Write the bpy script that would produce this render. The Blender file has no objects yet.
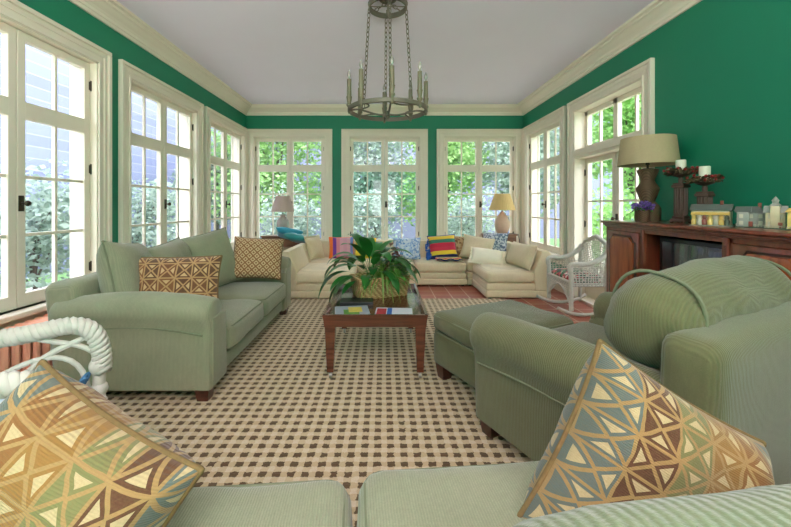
import bpy, bmesh, math, random
from mathutils import Vector, Matrix, noise
random.seed(7)
PI = math.pi
R = math.radians
C = bpy.context.scene.collection
SC = bpy.context.scene

# ------------------------------------------------------------------ constants
F = 366.0; VX, VY = 384.0, 205.0; CH = 1.11      # focal px, vanishing point, eye height
XL, XR, YB, YF, H = -2.26, 2.28, 6.0, -2.3, 2.72

# ------------------------------------------------------------------ materials
def srgb(r, g, b):
    f = lambda c: (c/12.92 if c <= .04045 else ((c+.055)/1.055)**2.4)
    return (f(r/255), f(g/255), f(b/255), 1)

class NT:
    def __init__(s, name):
        s.m = bpy.data.materials.new(name); s.m.use_nodes = True
        s.t = s.m.node_tree; s.t.nodes.clear()
        s.out = s.n('ShaderNodeOutputMaterial')
    def n(s, typ, **kw):
        x = s.t.nodes.new(typ)
        for k, v in kw.items():
            if k.startswith('i_'):
                x.inputs[k[2:].replace('_', ' ')].default_value = v
            else: setattr(x, k, v)
        return x
    def l(s, a, b): s.t.links.new(a, b)
    def val(s, x, sock):
        if hasattr(x, 'is_output'): s.l(x, sock)
        else: sock.default_value = x
    def math(s, op, a, b=0.0, c=None):
        x = s.n('ShaderNodeMath', operation=op)
        s.val(a, x.inputs[0]); s.val(b, x.inputs[1])
        if c is not None: s.val(c, x.inputs[2])
        return x.outputs[0]
    def mix(s, f, a, b, mode='MIX'):
        x = s.n('ShaderNodeMix', data_type='RGBA', blend_type=mode)
        s.val(f, x.inputs[0]); s.val(a, x.inputs[6]); s.val(b, x.inputs[7])
        return x.outputs[2]
    def coord(s, which='Object'):
        return s.n('ShaderNodeTexCoord').outputs[which]
    def noise(s, scale, detail=3, vec=None, rough=.55):
        x = s.n('ShaderNodeTexNoise'); x.inputs['Scale'].default_value = scale
        x.inputs['Detail'].default_value = detail; x.inputs['Roughness'].default_value = rough
        s.l(vec if vec is not None else s.coord(), x.inputs['Vector'])
        return x.outputs['Fac']
    def mapping(s, vec, scale=(1,1,1), rot=(0,0,0), loc=(0,0,0)):
        x = s.n('ShaderNodeMapping'); s.l(vec, x.inputs[0])
        x.inputs['Scale'].default_value = scale; x.inputs['Rotation'].default_value = rot
        x.inputs['Location'].default_value = loc
        return x.outputs[0]
    def ramp(s, fac, stops, interp='LINEAR'):
        x = s.n('ShaderNodeValToRGB'); s.l(fac, x.inputs[0])
        cr = x.color_ramp; cr.interpolation = interp
        while len(cr.elements) < len(stops): cr.elements.new(.5)
        for e, (p, c) in zip(cr.elements, stops): e.position = p; e.color = c
        return x.outputs[0]
    def bump(s, h, strength=.3, dist=.01):
        x = s.n('ShaderNodeBump'); x.inputs['Strength'].default_value = strength
        x.inputs['Distance'].default_value = dist; s.l(h, x.inputs['Height'])
        return x.outputs[0]
    def bsdf(s, color, rough=.6, metal=0, normal=None, spec=.5, sheen=0, coat=0, trans=0, subs=0):
        b = s.n('ShaderNodeBsdfPrincipled')
        s.val(color, b.inputs['Base Color']); s.val(rough, b.inputs['Roughness'])
        b.inputs['Metallic'].default_value = metal
        b.inputs['Specular IOR Level'].default_value = spec
        b.inputs['Sheen Weight'].default_value = sheen
        b.inputs['Coat Weight'].default_value = coat
        b.inputs['Transmission Weight'].default_value = trans
        if normal is not None: s.l(normal, b.inputs['Normal'])
        s.l(b.outputs[0], s.out.inputs[0]); s.b = b
        return s.m

def plain(name, col, rough=.6, var=.12, scale=6, metal=0, spec=.5, bump=0, bscale=60, coat=0, sheen=0):
    t = NT(name); n = t.noise(scale)
    c0 = tuple(x*(1-var) for x in col[:3])+(1,); c1 = tuple(min(1, x*(1+var)) for x in col[:3])+(1,)
    c = t.mix(n, c0, c1)
    nm = t.bump(t.noise(bscale, 2), bump, .004) if bump else None
    return t.bsdf(c, rough, metal, nm, spec, sheen, coat)

def fabric(name, col, pitch=.006, axis=0, bumpy=.35, var=.22):
    t = NT(name); co = t.coord()
    big = t.noise(5, 3, co); fine = t.noise(260, 2, co)
    c0 = tuple(x*(1-var) for x in col[:3])+(1,); c1 = tuple(x*(1+var) for x in col[:3])+(1,)
    c = t.mix(big, c0, c1)
    strk = t.noise(38, 4, t.mapping(co, (1.6, 1.6, .5)), .7)
    c = t.mix(t.math('MULTIPLY', t.math('SUBTRACT', strk, .32), .9), c, tuple(min(1, x*1.45) for x in col[:3])+(1,))
    c = t.mix(t.math('MULTIPLY', fine, .62), c, tuple(x*.55 for x in col[:3])+(1,))
    w = t.n('ShaderNodeTexWave', wave_type='BANDS', bands_direction='XYZ'[axis] if axis < 3 else 'DIAGONAL')
    t.l(co, w.inputs['Vector']); w.inputs['Scale'].default_value = .314/pitch
    w.inputs['Distortion'].default_value = .8; w.inputs['Detail'].default_value = 1
    c = t.mix(t.math('MULTIPLY', t.math('SUBTRACT', 1, w.outputs['Fac']), .28), c, tuple(x*.45 for x in col[:3])+(1,))
    h = t.math('ADD', t.math('MULTIPLY', w.outputs['Fac'], .7), t.math('MULTIPLY', fine, .5))
    return t.bsdf(c, .9, 0, t.bump(h, bumpy, .004), .15, .25)

def wood(name, dark, light, rough=.3, scale=3, coat=.3, axis=(1,14,14)):
    t = NT(name); v = t.mapping(t.coord(), axis)
    n = t.noise(scale, 6, v, .6)
    c = t.ramp(n, [(.3, dark), (.7, light)])
    return t.bsdf(c, rough, 0, t.bump(n, .08, .003), .5, 0, coat)

def glass_mat():
    t = NT('window_glass')
    tr = t.n('ShaderNodeBsdfTransparent'); tr.inputs[0].default_value = (.93, .95, .97, 1)
    gl = t.n('ShaderNodeBsdfGlossy'); gl.inputs['Roughness'].default_value = .03
    lw = t.n('ShaderNodeLayerWeight'); lw.inputs[0].default_value = .5
    fr_ = t.math('ADD', .02, t.math('MULTIPLY', t.math('POWER', lw.outputs['Facing'], 4.0), .35))
    mx = t.n('ShaderNodeMixShader')
    t.l(fr_, mx.inputs[0]); t.l(tr.outputs[0], mx.inputs[1]); t.l(gl.outputs[0], mx.inputs[2])
    t.l(mx.outputs[0], t.out.inputs[0]); return t.m

def triangles(name, tan, cream, cols, cell, gap=.030, ring=.115, core=.13, banded=False):
    """woven geometric upholstery: squares cut by diagonals, outlined triangles"""
    t = NT(name); uv = t.n('ShaderNodeUVMap').outputs[0]
    v = t.mapping(uv, (cell, cell, 1))
    wob = t.n('ShaderNodeTexNoise'); wob.inputs['Scale'].default_value = 2.2; t.l(uv, wob.inputs['Vector'])
    vm = t.n('ShaderNodeVectorMath', operation='MULTIPLY_ADD')
    t.l(wob.outputs['Color'], vm.inputs[0]); vm.inputs[1].default_value = (.09, .09, 0); t.l(v, vm.inputs[2])
    sp = t.n('ShaderNodeSeparateXYZ'); t.l(vm.outputs[0], sp.inputs[0])
    x, y = sp.outputs[0], sp.outputs[1]
    fx = t.math('SUBTRACT', t.math('FRACT', x), .5); fy = t.math('SUBTRACT', t.math('FRACT', y), .5)
    ax = t.math('ABSOLUTE', fx); ay = t.math('ABSOLUTE', fy)
    a = t.math('MAXIMUM', ax, ay); b = t.math('MINIMUM', ax, ay)
    d = t.math('MINIMUM', t.math('SUBTRACT', .5, a), t.math('MULTIPLY', t.math('SUBTRACT', a, b), .707))
    typeA = t.math('GREATER_THAN', ax, ay)
    cx = t.math('FLOOR', x); cy = t.math('FLOOR', y)
    typeA = t.math('MODULO', t.math('ADD', typeA, t.math('ABSOLUTE', t.math('ADD', cx, cy))), 2.0)
    row = t.math('ADD', cx, t.math('MULTIPLY', cy, 2.0))
    wn = t.n('ShaderNodeTexWhiteNoise', noise_dimensions='1D'); t.l(row, wn.inputs['W'])
    k = len(cols)
    pick = t.math('FRACT', t.math('DIVIDE', t.math('ADD', cx, .5), float(k))) if banded else wn.outputs['Value']
    col = t.ramp(pick, [(i/k, c) for i, c in enumerate(cols)], 'CONSTANT')
    inring = t.math('MULTIPLY', t.math('GREATER_THAN', d, gap), t.math('LESS_THAN', d, ring))
    A = t.mix(t.math('GREATER_THAN', d, ring), t.mix(inring, tan, col), cream)
    B = t.mix(t.math('GREATER_THAN', d, core-.045), tan, col)
    c = t.mix(typeA, B, A)
    fn = t.noise(90, 3, uv)
    c = t.mix(t.math('MULTIPLY', fn, .5), c, tuple(q*.6 for q in tan[:3])+(1,))
    w = t.n('ShaderNodeTexWave', wave_type='BANDS', bands_direction='Y'); t.l(uv, w.inputs['Vector'])
    w.inputs['Scale'].default_value = 30; w.inputs['Distortion'].default_value = 1.5
    return t.bsdf(c, .85, 0, t.bump(t.math('ADD', w.outputs['Fac'], fn), .35, .003), .2, .2)

def checks(name, base, ca, cb, nx, ny):
    t = NT(name); uv = t.n('ShaderNodeUVMap').outputs[0]
    sp = t.n('ShaderNodeSeparateXYZ'); t.l(uv, sp.inputs[0])
    fx = t.math('ABSOLUTE', t.math('SUBTRACT', t.math('FRACT', t.math('MULTIPLY', t.math('ADD', sp.outputs[0], sp.outputs[1]), nx)), .5))
    fy = t.math('ABSOLUTE', t.math('SUBTRACT', t.math('FRACT', t.math('MULTIPLY', t.math('SUBTRACT', sp.outputs[0], sp.outputs[1]), ny)), .5))
    dd = t.math('MAXIMUM', fx, fy)
    c = t.mix(t.math('GREATER_THAN', dd, .36), base, ca)
    c = t.mix(t.math('LESS_THAN', dd, .17), c, cb)
    return t.bsdf(c, .85, 0, None, .2, .2)

def stripes(name, cols, n, axis=1, rough=.85, wob=.0):
    t = NT(name); uv = t.n('ShaderNodeUVMap').outputs[0]
    sp = t.n('ShaderNodeSeparateXYZ'); t.l(uv, sp.inputs[0])
    u = t.math('MULTIPLY', sp.outputs[axis], n)
    if wob: u = t.math('ADD', u, t.math('MULTIPLY', t.noise(3, 2, uv), wob))
    f = t.math('FRACT', u); k = len(cols)
    c = t.ramp(f, [(i/k, q) for i, q in enumerate(cols)], 'CONSTANT')
    return t.bsdf(c, rough, 0, t.bump(t.noise(120, 2, uv), .3, .003), .2, .2)

def speckle(name, base, cols, scale, thr=.5):
    t = NT(name); uv = t.coord()
    v = t.n('ShaderNodeTexVoronoi'); v.inputs['Scale'].default_value = scale; t.l(uv, v.inputs['Vector'])
    sx = t.n('ShaderNodeSeparateColor'); t.l(v.outputs['Color'], sx.inputs[0])
    k = len(cols)
    c = t.ramp(sx.outputs[0], [(i/k, q) for i, q in enumerate(cols)], 'CONSTANT')
    c = t.mix(t.math('GREATER_THAN', sx.outputs[1], thr), c, base)
    return t.bsdf(c, .85, 0, None, .2, .2)

def wicker_mat(name, col, dark, scale=60):
    t = NT(name); co = t.coord()
    a = t.n('ShaderNodeTexWave', wave_type='BANDS', bands_direction='Z'); t.l(co, a.inputs['Vector']); a.inputs['Scale'].default_value = scale
    b = t.n('ShaderNodeTexWave', wave_type='BANDS', bands_direction='DIAGONAL'); t.l(co, b.inputs['Vector']); b.inputs['Scale'].default_value = scale*.6
    h = t.math('MULTIPLY', a.outputs['Fac'], b.outputs['Fac'])
    c = t.mix(h, dark, col)
    return t.bsdf(c, .55, 0, t.bump(h, .5, .004), .4)

def leaf_mat(name, c0, c1, rough=.4, trans=.35):
    t = NT(name); n = t.noise(9, 2)
    oi = t.n('ShaderNodeNewGeometry').outputs['Random Per Island']
    c = t.mix(t.math('MULTIPLY', t.math('ADD', n, oi), .5), c0, c1)
    d = t.n('ShaderNodeBsdfPrincipled'); t.l(c, d.inputs['Base Color']); d.inputs['Roughness'].default_value = rough
    tl = t.n('ShaderNodeBsdfTranslucent'); t.l(c, tl.inputs[0])
    mx = t.n('ShaderNodeMixShader'); mx.inputs[0].default_value = trans
    t.l(d.outputs[0], mx.inputs[1]); t.l(tl.outputs[0], mx.inputs[2]); t.l(mx.outputs[0], t.out.inputs[0])
    return t.m

def tile_mat():
    t = NT('terracotta_tile'); v = t.mapping(t.coord(), (1,1,1), (0,0,R(0)))
    b = t.n('ShaderNodeTexBrick'); t.l(v, b.inputs['Vector']); b.offset = 0.0
    b.inputs['Scale'].default_value = 1; b.inputs['Brick Width'].default_value = .205; b.inputs['Row Height'].default_value = .205
    b.inputs['Mortar Size'].default_value = .007; b.inputs['Bias'].default_value = 0
    b.inputs['Color1'].default_value = srgb(150, 78, 58); b.inputs['Color2'].default_value = srgb(172, 100, 78)
    b.inputs['Mortar'].default_value = srgb(196, 168, 146)
    c = t.mix(t.math('MULTIPLY', t.noise(14, 4), .4), b.outputs[0], srgb(120, 62, 50))
    return t.bsdf(c, .45, 0, t.bump(b.outputs['Fac'], -.3, .004), .4)

def rug_mat():
    t = NT('rug_weave'); co = t.coord(); sp = t.n('ShaderNodeSeparateXYZ'); t.l(co, sp.inputs[0])
    P = .0585
    wob = t.math('MULTIPLY', t.math('SUBTRACT', t.noise(60, 2, co), .5), .35)
    u = t.math('ADD', t.math('DIVIDE', sp.outputs[0], P), wob); v = t.math('ADD', t.math('DIVIDE', sp.outputs[1], P), wob)
    fu = t.math('ABSOLUTE', t.math('SUBTRACT', t.math('FRACT', u), .5)); fv = t.math('ABSOLUTE', t.math('SUBTRACT', t.math('FRACT', v), .5))
    cu = t.math('LESS_THAN', fu, .27); cv = t.math('LESS_THAN', fv, .25)
    fine = t.noise(240, 2, co); big = t.noise(1.3, 2, co)
    cream = t.mix(fine, srgb(186, 166, 138), srgb(216, 201, 176))
    tan = t.mix(fine, srgb(150, 122, 76), srgb(190, 164, 118))
    dark = t.mix(fine, srgb(48, 33, 22), srgb(88, 66, 44))
    rib = t.n('ShaderNodeTexWave', wave_type='BANDS', bands_direction='Y'); t.l(co, rib.inputs['Vector']); rib.inputs['Scale'].default_value = .314/.0195
    c = t.mix(t.math('MULTIPLY', cu, .42), cream, tan)
    c = t.mix(t.math('MULTIPLY', cv, .55), c, tan)
    c = t.mix(t.math('MULTIPLY', t.math('MULTIPLY', cu, cv), .95), c, dark)
    c = t.mix(t.math('MULTIPLY', big, .18), c, srgb(160, 130, 90))
    return t.bsdf(c, .95, 0, t.bump(t.math('ADD', fine, t.math('MULTIPLY', rib.outputs['Fac'], .6)), .5, .004), .1, .1)

def brick_ext(name, c1, c2, mort):
    t = NT(name); v = t.mapping(t.coord(), (1,1,1), (R(90), 0, R(90)))
    b = t.n('ShaderNodeTexBrick'); t.l(v, b.inputs['Vector'])
    b.inputs['Scale'].default_value = 1; b.inputs['Brick Width'].default_value = .24; b.inputs['Row Height'].default_value = .08
    b.inputs['Mortar Size'].default_value = .008
    b.inputs['Color1'].default_value = c1; b.inputs['Color2'].default_value = c2; b.inputs['Mortar'].default_value = mort
    return t.bsdf(b.outputs[0], .9)

M = {}
M['green'] = plain('green_wall_paint', srgb(12, 124, 92), .55, .05, 3, bump=.05)
M['cream'] = plain('cream_trim_paint', srgb(230, 219, 200), .42, .05, 4, bump=.04)
M['ceil'] = plain('pale_ceiling_paint', srgb(224, 217, 229), .8, .03, 2)
M['tile'] = tile_mat(); M['rug'] = rug_mat(); M['glass'] = glass_mat()
M['sage'] = fabric('sage_corduroy', srgb(148, 149, 121), .006, 0)
M['sage_y'] = fabric('sage_corduroy_across', srgb(148, 149, 121), .007, 1)
M['sage_wide'] = fabric('sage_wide_rib', srgb(120, 130, 98), .011, 0, .7)
M['olive'] = fabric('olive_corduroy', srgb(106, 105, 72), .008, 0, .4)
M['olive_y'] = fabric('olive_corduroy_across', srgb(110, 109, 74), .008, 1, .5)
M['sagepipe'] = plain('sage_piping', srgb(112, 116, 90), .8)
M['beige'] = fabric('cream_chenille', srgb(236, 213, 178), .012, 2, .25, .1)
M['beige2'] = fabric('oatmeal_linen', srgb(228, 207, 172), .008, 3, .3, .12)
M['legwood'] = wood('dark_leg_wood', srgb(58, 28, 20), srgb(92, 44, 30))
M['tablewood'] = wood('mahogany_table', srgb(62, 30, 20), srgb(104, 54, 36), .22, 3, .5)
M['cabwood'] = wood('red_mahogany', srgb(88, 38, 24), srgb(134, 66, 42), .28, 3, .4, (8,8,1))
M['cabpanel'] = wood('figured_mahogany', srgb(112, 50, 28), srgb(164, 88, 52), .25, 3, .4, (10,10,1.2))
M['cabdark'] = plain('cabinet_dark_wood', srgb(60, 30, 22), .5)  # even dark brown wood for the door mouldings
M['endwood'] = wood('walnut_end_table', srgb(98, 62, 42), srgb(140, 96, 66), .4)
M['wicker'] = wicker_mat('white_wicker', srgb(214, 210, 200), srgb(150, 144, 132), 70)
M['wickerp'] = plain('white_painted_reed', srgb(196, 190, 178), .5, .12, 30, bump=.1)
M['iron'] = plain('aged_cream_iron', srgb(108, 101, 86), .55, .2, 20, .2, bump=.2)
M['candle_sleeve'] = plain('waxy_candle_sleeve', srgb(114, 107, 82), .5, .12, 15)
M['bulb'] = plain('clear_bulb', srgb(150, 146, 136), .12, .02, 4, spec=.8, coat=1)
M['blk'] = plain('black_plastic', srgb(20, 20, 22), .3)
M['screen'] = plain('dark_screen', srgb(40, 44, 50), .22, .05, 2, coat=1)
M['brassdark'] = plain('dark_bronze', srgb(66, 56, 44), .4, .1, 20, .7)
M['chrome'] = plain('brushed_caster_metal', srgb(150, 148, 140), .3, .1, 20, .9)
tanc, creamc = srgb(162, 130, 82), srgb(192, 172, 130)
rust, dbr, grn, blu, gold = srgb(128, 84, 40), srgb(76, 40, 30), srgb(112, 116, 72), srgb(80, 102, 102), srgb(142, 102, 48)
M['tri_a'] = triangles('geometric_tapestry', tanc, creamc, [blu, rust, gold, grn, dbr, blu], 5.4, .024, .105, .11, True)
M['tri_b'] = triangles('geometric_tapestry_fine', tanc, creamc, [blu, dbr, grn, gold, rust, blu], 6.0, .024, .105, .11, True)
M['tri_c'] = triangles('rust_geometric_tapestry', srgb(184, 144, 100), srgb(206, 172, 128), [srgb(122, 72, 42), dbr, srgb(104, 58, 38)], 5.5, .022, .11, .11)
M['pillow_cord'] = plain('tan_brown_cord', srgb(112, 88, 50), .85, .45, 60, bump=.3)
M['diam'] = checks('brown_diamond_weave', srgb(198, 172, 132), srgb(134, 94, 60), srgb(128, 88, 56), 7, 7)
M['stripe_pil'] = stripes('rainbow_knit', [srgb(38, 42, 92), srgb(232, 196, 60), srgb(196, 52, 72), srgb(186, 44, 66), srgb(60, 120, 96), srgb(226, 190, 66), srgb(44, 66, 150)], 1.0)
M['fringe_blue'] = plain('blue_yarn', srgb(40, 96, 176), .9)
M['multi_pil'] = stripes('bright_patchwork', [srgb(232, 112, 48), srgb(112, 62, 150), srgb(206, 130, 140), srgb(204, 156, 164), srgb(198, 148, 160), srgb(204, 156, 164), srgb(108, 130, 190)], 1.0, 0)
M['yel_pil'] = plain('yellow_cotton', srgb(226, 192, 52), .85, .15, 8)
M['blue_pil'] = speckle('blue_white_print', srgb(206, 214, 226), [srgb(110, 146, 198), srgb(140, 168, 208), srgb(170, 190, 220)], 45, .55)
M['bluegrey_pil'] = speckle('slate_white_print', srgb(196, 202, 208), [srgb(96, 112, 134), srgb(130, 140, 156)], 50, .5)
M['brown_pil'] = speckle('brown_leaf_print', srgb(176, 148, 108), [srgb(120, 88, 58), srgb(150, 118, 80)], 45, .5)
M['ivory'] = plain('ivory_linen', srgb(238, 228, 204), .85, .06, 20, bump=.15)
M['teal'] = plain('teal_satin', srgb(24, 140, 162), .5, .2, 8, sheen=.3)
M['teal2'] = plain('sea_green_satin', srgb(22, 130, 128), .5, .2, 8, sheen=.3)
M['floral'] = speckle('floral_chintz', srgb(52, 74, 58), [srgb(196, 96, 92), srgb(226, 190, 180), srgb(92, 128, 84), srgb(170, 60, 66), srgb(56, 84, 62)], 38, .62)
M['paleblue'] = plain('pale_blue_cotton', srgb(206, 220, 232), .85, .08, 7, bump=.2)
M['bluetie'] = plain('denim_blue_tie', srgb(62, 108, 146), .85)
M['radiator'] = plain('salmon_radiator_paint', srgb(240, 172, 142), .5, .06, 6)
M['shade_white'] = plain('pleated_ivory_shade', srgb(186, 164, 152), .8, .06, 8)
M['shade_tan'] = plain('honey_linen_shade', srgb(218, 184, 126), .8, .06, 8)
M['shade_big'] = plain('putty_linen_shade', srgb(178, 160, 124), .85, .08, 60, bump=.15, bscale=200)
M['lamp_white'] = plain('white_ceramic', srgb(176, 166, 156), .25, .05, 5)
M['lamp_pink'] = plain('blush_ceramic', srgb(208, 172, 150), .35, .1, 20)
M['basketry'] = wicker_mat('brown_woven_grass', srgb(150, 118, 86), srgb(84, 62, 44), 90)
M['basket'] = wicker_mat('honey_basket_weave', srgb(244, 212, 160), srgb(160, 118, 72), 26)
M['soil'] = plain('potting_soil', srgb(52, 40, 30), .95, .3, 40)
M['lily'] = leaf_mat('peace_lily_leaf', srgb(22, 84, 32), srgb(56, 132, 50), .3, .2)
M['spider'] = leaf_mat('spider_plant_leaf', srgb(84, 132, 54), srgb(166, 186, 96), .4, .3)
M['ivy'] = leaf_mat('bright_ivy_leaf', srgb(44, 118, 38), srgb(106, 176, 70), .4, .25)
M['begonia'] = leaf_mat('bronze_begonia_leaf', srgb(112, 62, 62), srgb(160, 104, 96), .45, .25)
M['wax'] = plain('ivory_wax', srgb(228, 222, 200), .5, .04)
M['carved'] = plain('carved_brown_resin', srgb(84, 60, 48), .5, .3, 30, bump=.4, bscale=90)
M['wreathleaf'] = leaf_mat('dried_wreath_leaf', srgb(58, 54, 34), srgb(104, 84, 52), .6, .1)
M['berry'] = plain('red_berry', srgb(158, 34, 34), .35)
M['purple'] = leaf_mat('purple_petal', srgb(92, 62, 150), srgb(150, 116, 196), .6, .2)
M['trunk'] = plain('tree_bark', srgb(92, 80, 72), .9, .3, 14, bump=.5)
M['fol_a'] = leaf_mat('sunlit_leaf', srgb(112, 158, 92), srgb(184, 212, 140), .5, .45)
M['fol_b'] = leaf_mat('hazy_leaf', srgb(126, 146, 132), srgb(192, 206, 190), .5, .4)  # bluish haze over the foliage is put into this leaf colour
M['fol_c'] = leaf_mat('bright_leaf', srgb(118, 170, 92), srgb(186, 220, 140), .5, .45)
M['lawn'] = plain('lawn', srgb(104, 140, 84), .95, .3, 4)
M['lilac'] = plain('haze_lilac_render', srgb(120, 122, 148), .9, .12, 1.2)  # lilac-blue haze of the sky gaps put into this colour
M['bounce_ground'] = plain('pale_bounce_ground', srgb(214, 206, 192), .9, .08, 3)  # pale tone of the added ground that bounces daylight indoors
M['extbrick'] = brick_ext('lilac_grey_brick', srgb(138, 142, 170), srgb(120, 124, 156), srgb(168, 170, 190))

# ------------------------------------------------------------------ mesh helpers
def BM(): return bmesh.new()
def obj(name, bm, mat, parent=None, smooth=True, loc=None, angle=40):
    me = bpy.data.meshes.new(name)
    bmesh.ops.recalc_face_normals(bm, faces=bm.faces)
    bm.to_mesh(me); bm.free()
    if mat is not None: me.materials.append(M[mat] if isinstance(mat, str) else mat)
    if smooth:
        for p in me.polygons: p.use_smooth = True
        try: me.set_sharp_from_angle(angle=R(angle))
        except Exception: pass
    o = bpy.data.objects.new(name, me); C.objects.link(o)
    if parent is not None: o.parent = parent
    if loc is not None: o.location = loc
    return o
def raw(name, verts, faces, mat, parent=None, smooth=False):
    me = bpy.data.meshes.new(name); me.from_pydata(verts, [], faces); me.update()
    me.materials.append(M[mat])
    if smooth:
        for p in me.polygons: p.use_smooth = True
    o = bpy.data.objects.new(name, me); C.objects.link(o)
    if parent is not None: o.parent = parent
    return o
def tag(o, label=None, cat=None, group=None, kind=None):
    if label: o['label'] = label
    if cat: o['category'] = cat
    if group: o['group'] = group
    if kind: o['kind'] = kind
    return o
def thing(name, label, cat, loc=(0,0,0), rot=0, group=None, kind=None):
    o = bpy.data.objects.new(name, None); C.objects.link(o); o.empty_display_size = .1
    o.location = loc
    o.rotation_euler = (0, 0, rot) if not isinstance(rot, (tuple, list)) else rot
    return tag(o, label, cat, group, kind)
def kids(o): return [c for c in bpy.data.objects if c.parent == o]
def copy_tree(o, parent=None):
    c = o.copy(); C.objects.link(c)
    if parent is not None: c.parent = parent
    for ch in kids(o): copy_tree(ch, c)
    return c

def box(bm, c, s, bevel=0, seg=2, mtx=None):
    g = bmesh.ops.create_cube(bm, size=1); vs = g['verts']
    for v in vs: v.co = Vector((v.co.x*s[0], v.co.y*s[1], v.co.z*s[2]))
    if bevel:
        es = list({e for v in vs for e in v.link_edges})
        r = bmesh.ops.bevel(bm, geom=es, offset=bevel, segments=seg, affect='EDGES', profile=.5)
        vs = list({v for f in r['faces'] for v in f.verts} | {v for v in vs if v.is_valid})
    T = Matrix.Translation(c)
    if mtx is not None: T = T @ mtx
    for v in vs: v.co = T @ v.co
    return vs
def bb(bm, x0, x1, y0, y1, z0, z1, bevel=0, seg=2):
    return box(bm, ((x0+x1)/2, (y0+y1)/2, (z0+z1)/2), (abs(x1-x0), abs(y1-y0), abs(z1-z0)), bevel, seg)
def frames(pts, closed=False):
    n = len(pts); T = []
    for i in range(n):
        a = pts[i-1] if (i > 0 or closed) else pts[i]; b = pts[(i+1) % n] if (i < n-1 or closed) else pts[i]
        d = b-a; T.append(d.normalized() if d.length > 1e-9 else Vector((0,0,1)))
    up = Vector((0,0,1)) if abs(T[0].z) < .9 else Vector((1,0,0))
    N = (up - T[0]*up.dot(T[0])).normalized(); out = []
    for i in range(n):
        N = N - T[i]*N.dot(T[i])
        N = N.normalized() if N.length > 1e-6 else T[i].orthogonal().normalized()
        out.append((N.copy(), T[i].cross(N)))
    return out
def tube(bm, pts, r, seg=8, closed=False, caps=True):
    pts = [Vector(p) for p in pts]; n = len(pts); fr = frames(pts, closed); rings = []
    for i in range(n):
        rr = r[i] if isinstance(r, (list, tuple)) else r
        rings.append([bm.verts.new(pts[i] + (fr[i][0]*math.cos(2*PI*k/seg) + fr[i][1]*math.sin(2*PI*k/seg))*rr) for k in range(seg)])
    for i in range(n if closed else n-1):
        a, b = rings[i], rings[(i+1) % n]
        off = 0
        if closed and i == n-1:   # match the twist of the last ring
            off = min(range(seg), key=lambda q: (a[0].co-b[q].co).length)
        for k in range(seg): bm.faces.new((a[k], a[(k+1) % seg], b[(k+1+off) % seg], b[(k+off) % seg]))
    if caps and not closed:
        bm.faces.new(rings[0][::-1]); bm.faces.new(rings[-1])
def lathe(bm, prof, seg=24, c=(0,0,0), flute=0, fn=0):
    c = Vector(c); rings = []
    for r, z in prof:
        rings.append([bm.verts.new(c + Vector(((r+(flute*math.cos(fn*2*PI*k/seg) if fn else 0))*math.cos(2*PI*k/seg), (r+(flute*math.cos(fn*2*PI*k/seg) if fn else 0))*math.sin(2*PI*k/seg), z))) for k in range(seg)])
    for a, b in zip(rings, rings[1:]):
        for k in range(seg): bm.faces.new((a[k], a[(k+1) % seg], b[(k+1) % seg], b[k]))
    if prof[0][0] > 1e-4: bm.faces.new(rings[0][::-1])
    if prof[-1][0] > 1e-4: bm.faces.new(rings[-1])
def sphere(bm, c, r, sx=1, sy=1, sz=1, u=12, v=8):
    g = bmesh.ops.create_uvsphere(bm, u_segments=u, v_segments=v, radius=r)
    for q in g['verts']: q.co = Vector((q.co.x*sx, q.co.y*sy, q.co.z*sz)) + Vector(c)
def prism(bm, pts, d0, d1, axis='y', bevel=0):
    """pts: 2-D outline; extruded between d0 and d1 on axis"""
    def P(p, d):
        if axis == 'y': return (p[0], d, p[1])
        if axis == 'x': return (d, p[0], p[1])
        return (p[0], p[1], d)
    a = [bm.verts.new(P(p, d0)) for p in pts]; b = [bm.verts.new(P(p, d1)) for p in pts]; n = len(pts)
    fs = [bm.faces.new(a), bm.faces.new(b[::-1])]
    for i in range(n): fs.append(bm.faces.new((a[i], a[(i+1) % n], b[(i+1) % n], b[i])))
    if bevel:
        es = list({e for f in (fs[0], fs[1]) for e in f.edges})
        bmesh.ops.bevel(bm, geom=es, offset=bevel, segments=3, affect='EDGES', profile=.5)
def cushion(bm, c, s, r=.05, crown=.015, wr=.004, cuts=13, mtx=None, seed=0, sag=0):
    pre = set(bm.verts)
    g = bmesh.ops.create_cube(bm, size=2)
    es = list({e for v in g['verts'] for e in v.link_edges})
    bmesh.ops.subdivide_edges(bm, edges=es, cuts=cuts, use_grid_fill=True)
    vs = [v for v in bm.verts if v not in pre]
    hx, hy, hz = s[0]/2, s[1]/2, s[2]/2; T = Matrix.Translation(c)
    if mtx is not None: T = T @ mtx
    rm = min(r, hx*.98, hy*.98, hz*.98)
    for v in vs:
        u = [math.copysign(1-(1-abs(q))**1.5, q) if abs(q) < 1 else q for q in v.co]
        p = Vector((u[0]*hx, u[1]*hy, u[2]*hz))
        q = Vector((max(-hx+rm, min(hx-rm, p.x)), max(-hy+rm, min(hy-rm, p.y)), max(-hz+rm, min(hz-rm, p.z))))
        d = p-q
        if d.length > 1e-9: p = q + d.normalized()*rm
        a = (1-u[0]**2); b_ = (1-u[1]**2); c_ = (1-u[2]**2)
        p.z += math.copysign(crown*a*b_, u[2]) if abs(u[2]) > .3 else 0
        p.x += .5*crown*u[0]*b_*c_; p.y += .5*crown*u[1]*a*c_
        p.z -= sag*a*b_
        nz = noise.noise_vector(p*7 + Vector((seed*3.1, seed, 0)))
        p += nz*wr*1.6 + noise.noise_vector(p*22 + Vector((seed, 0, 0)))*wr*.5
        v.co = T @ p
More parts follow.
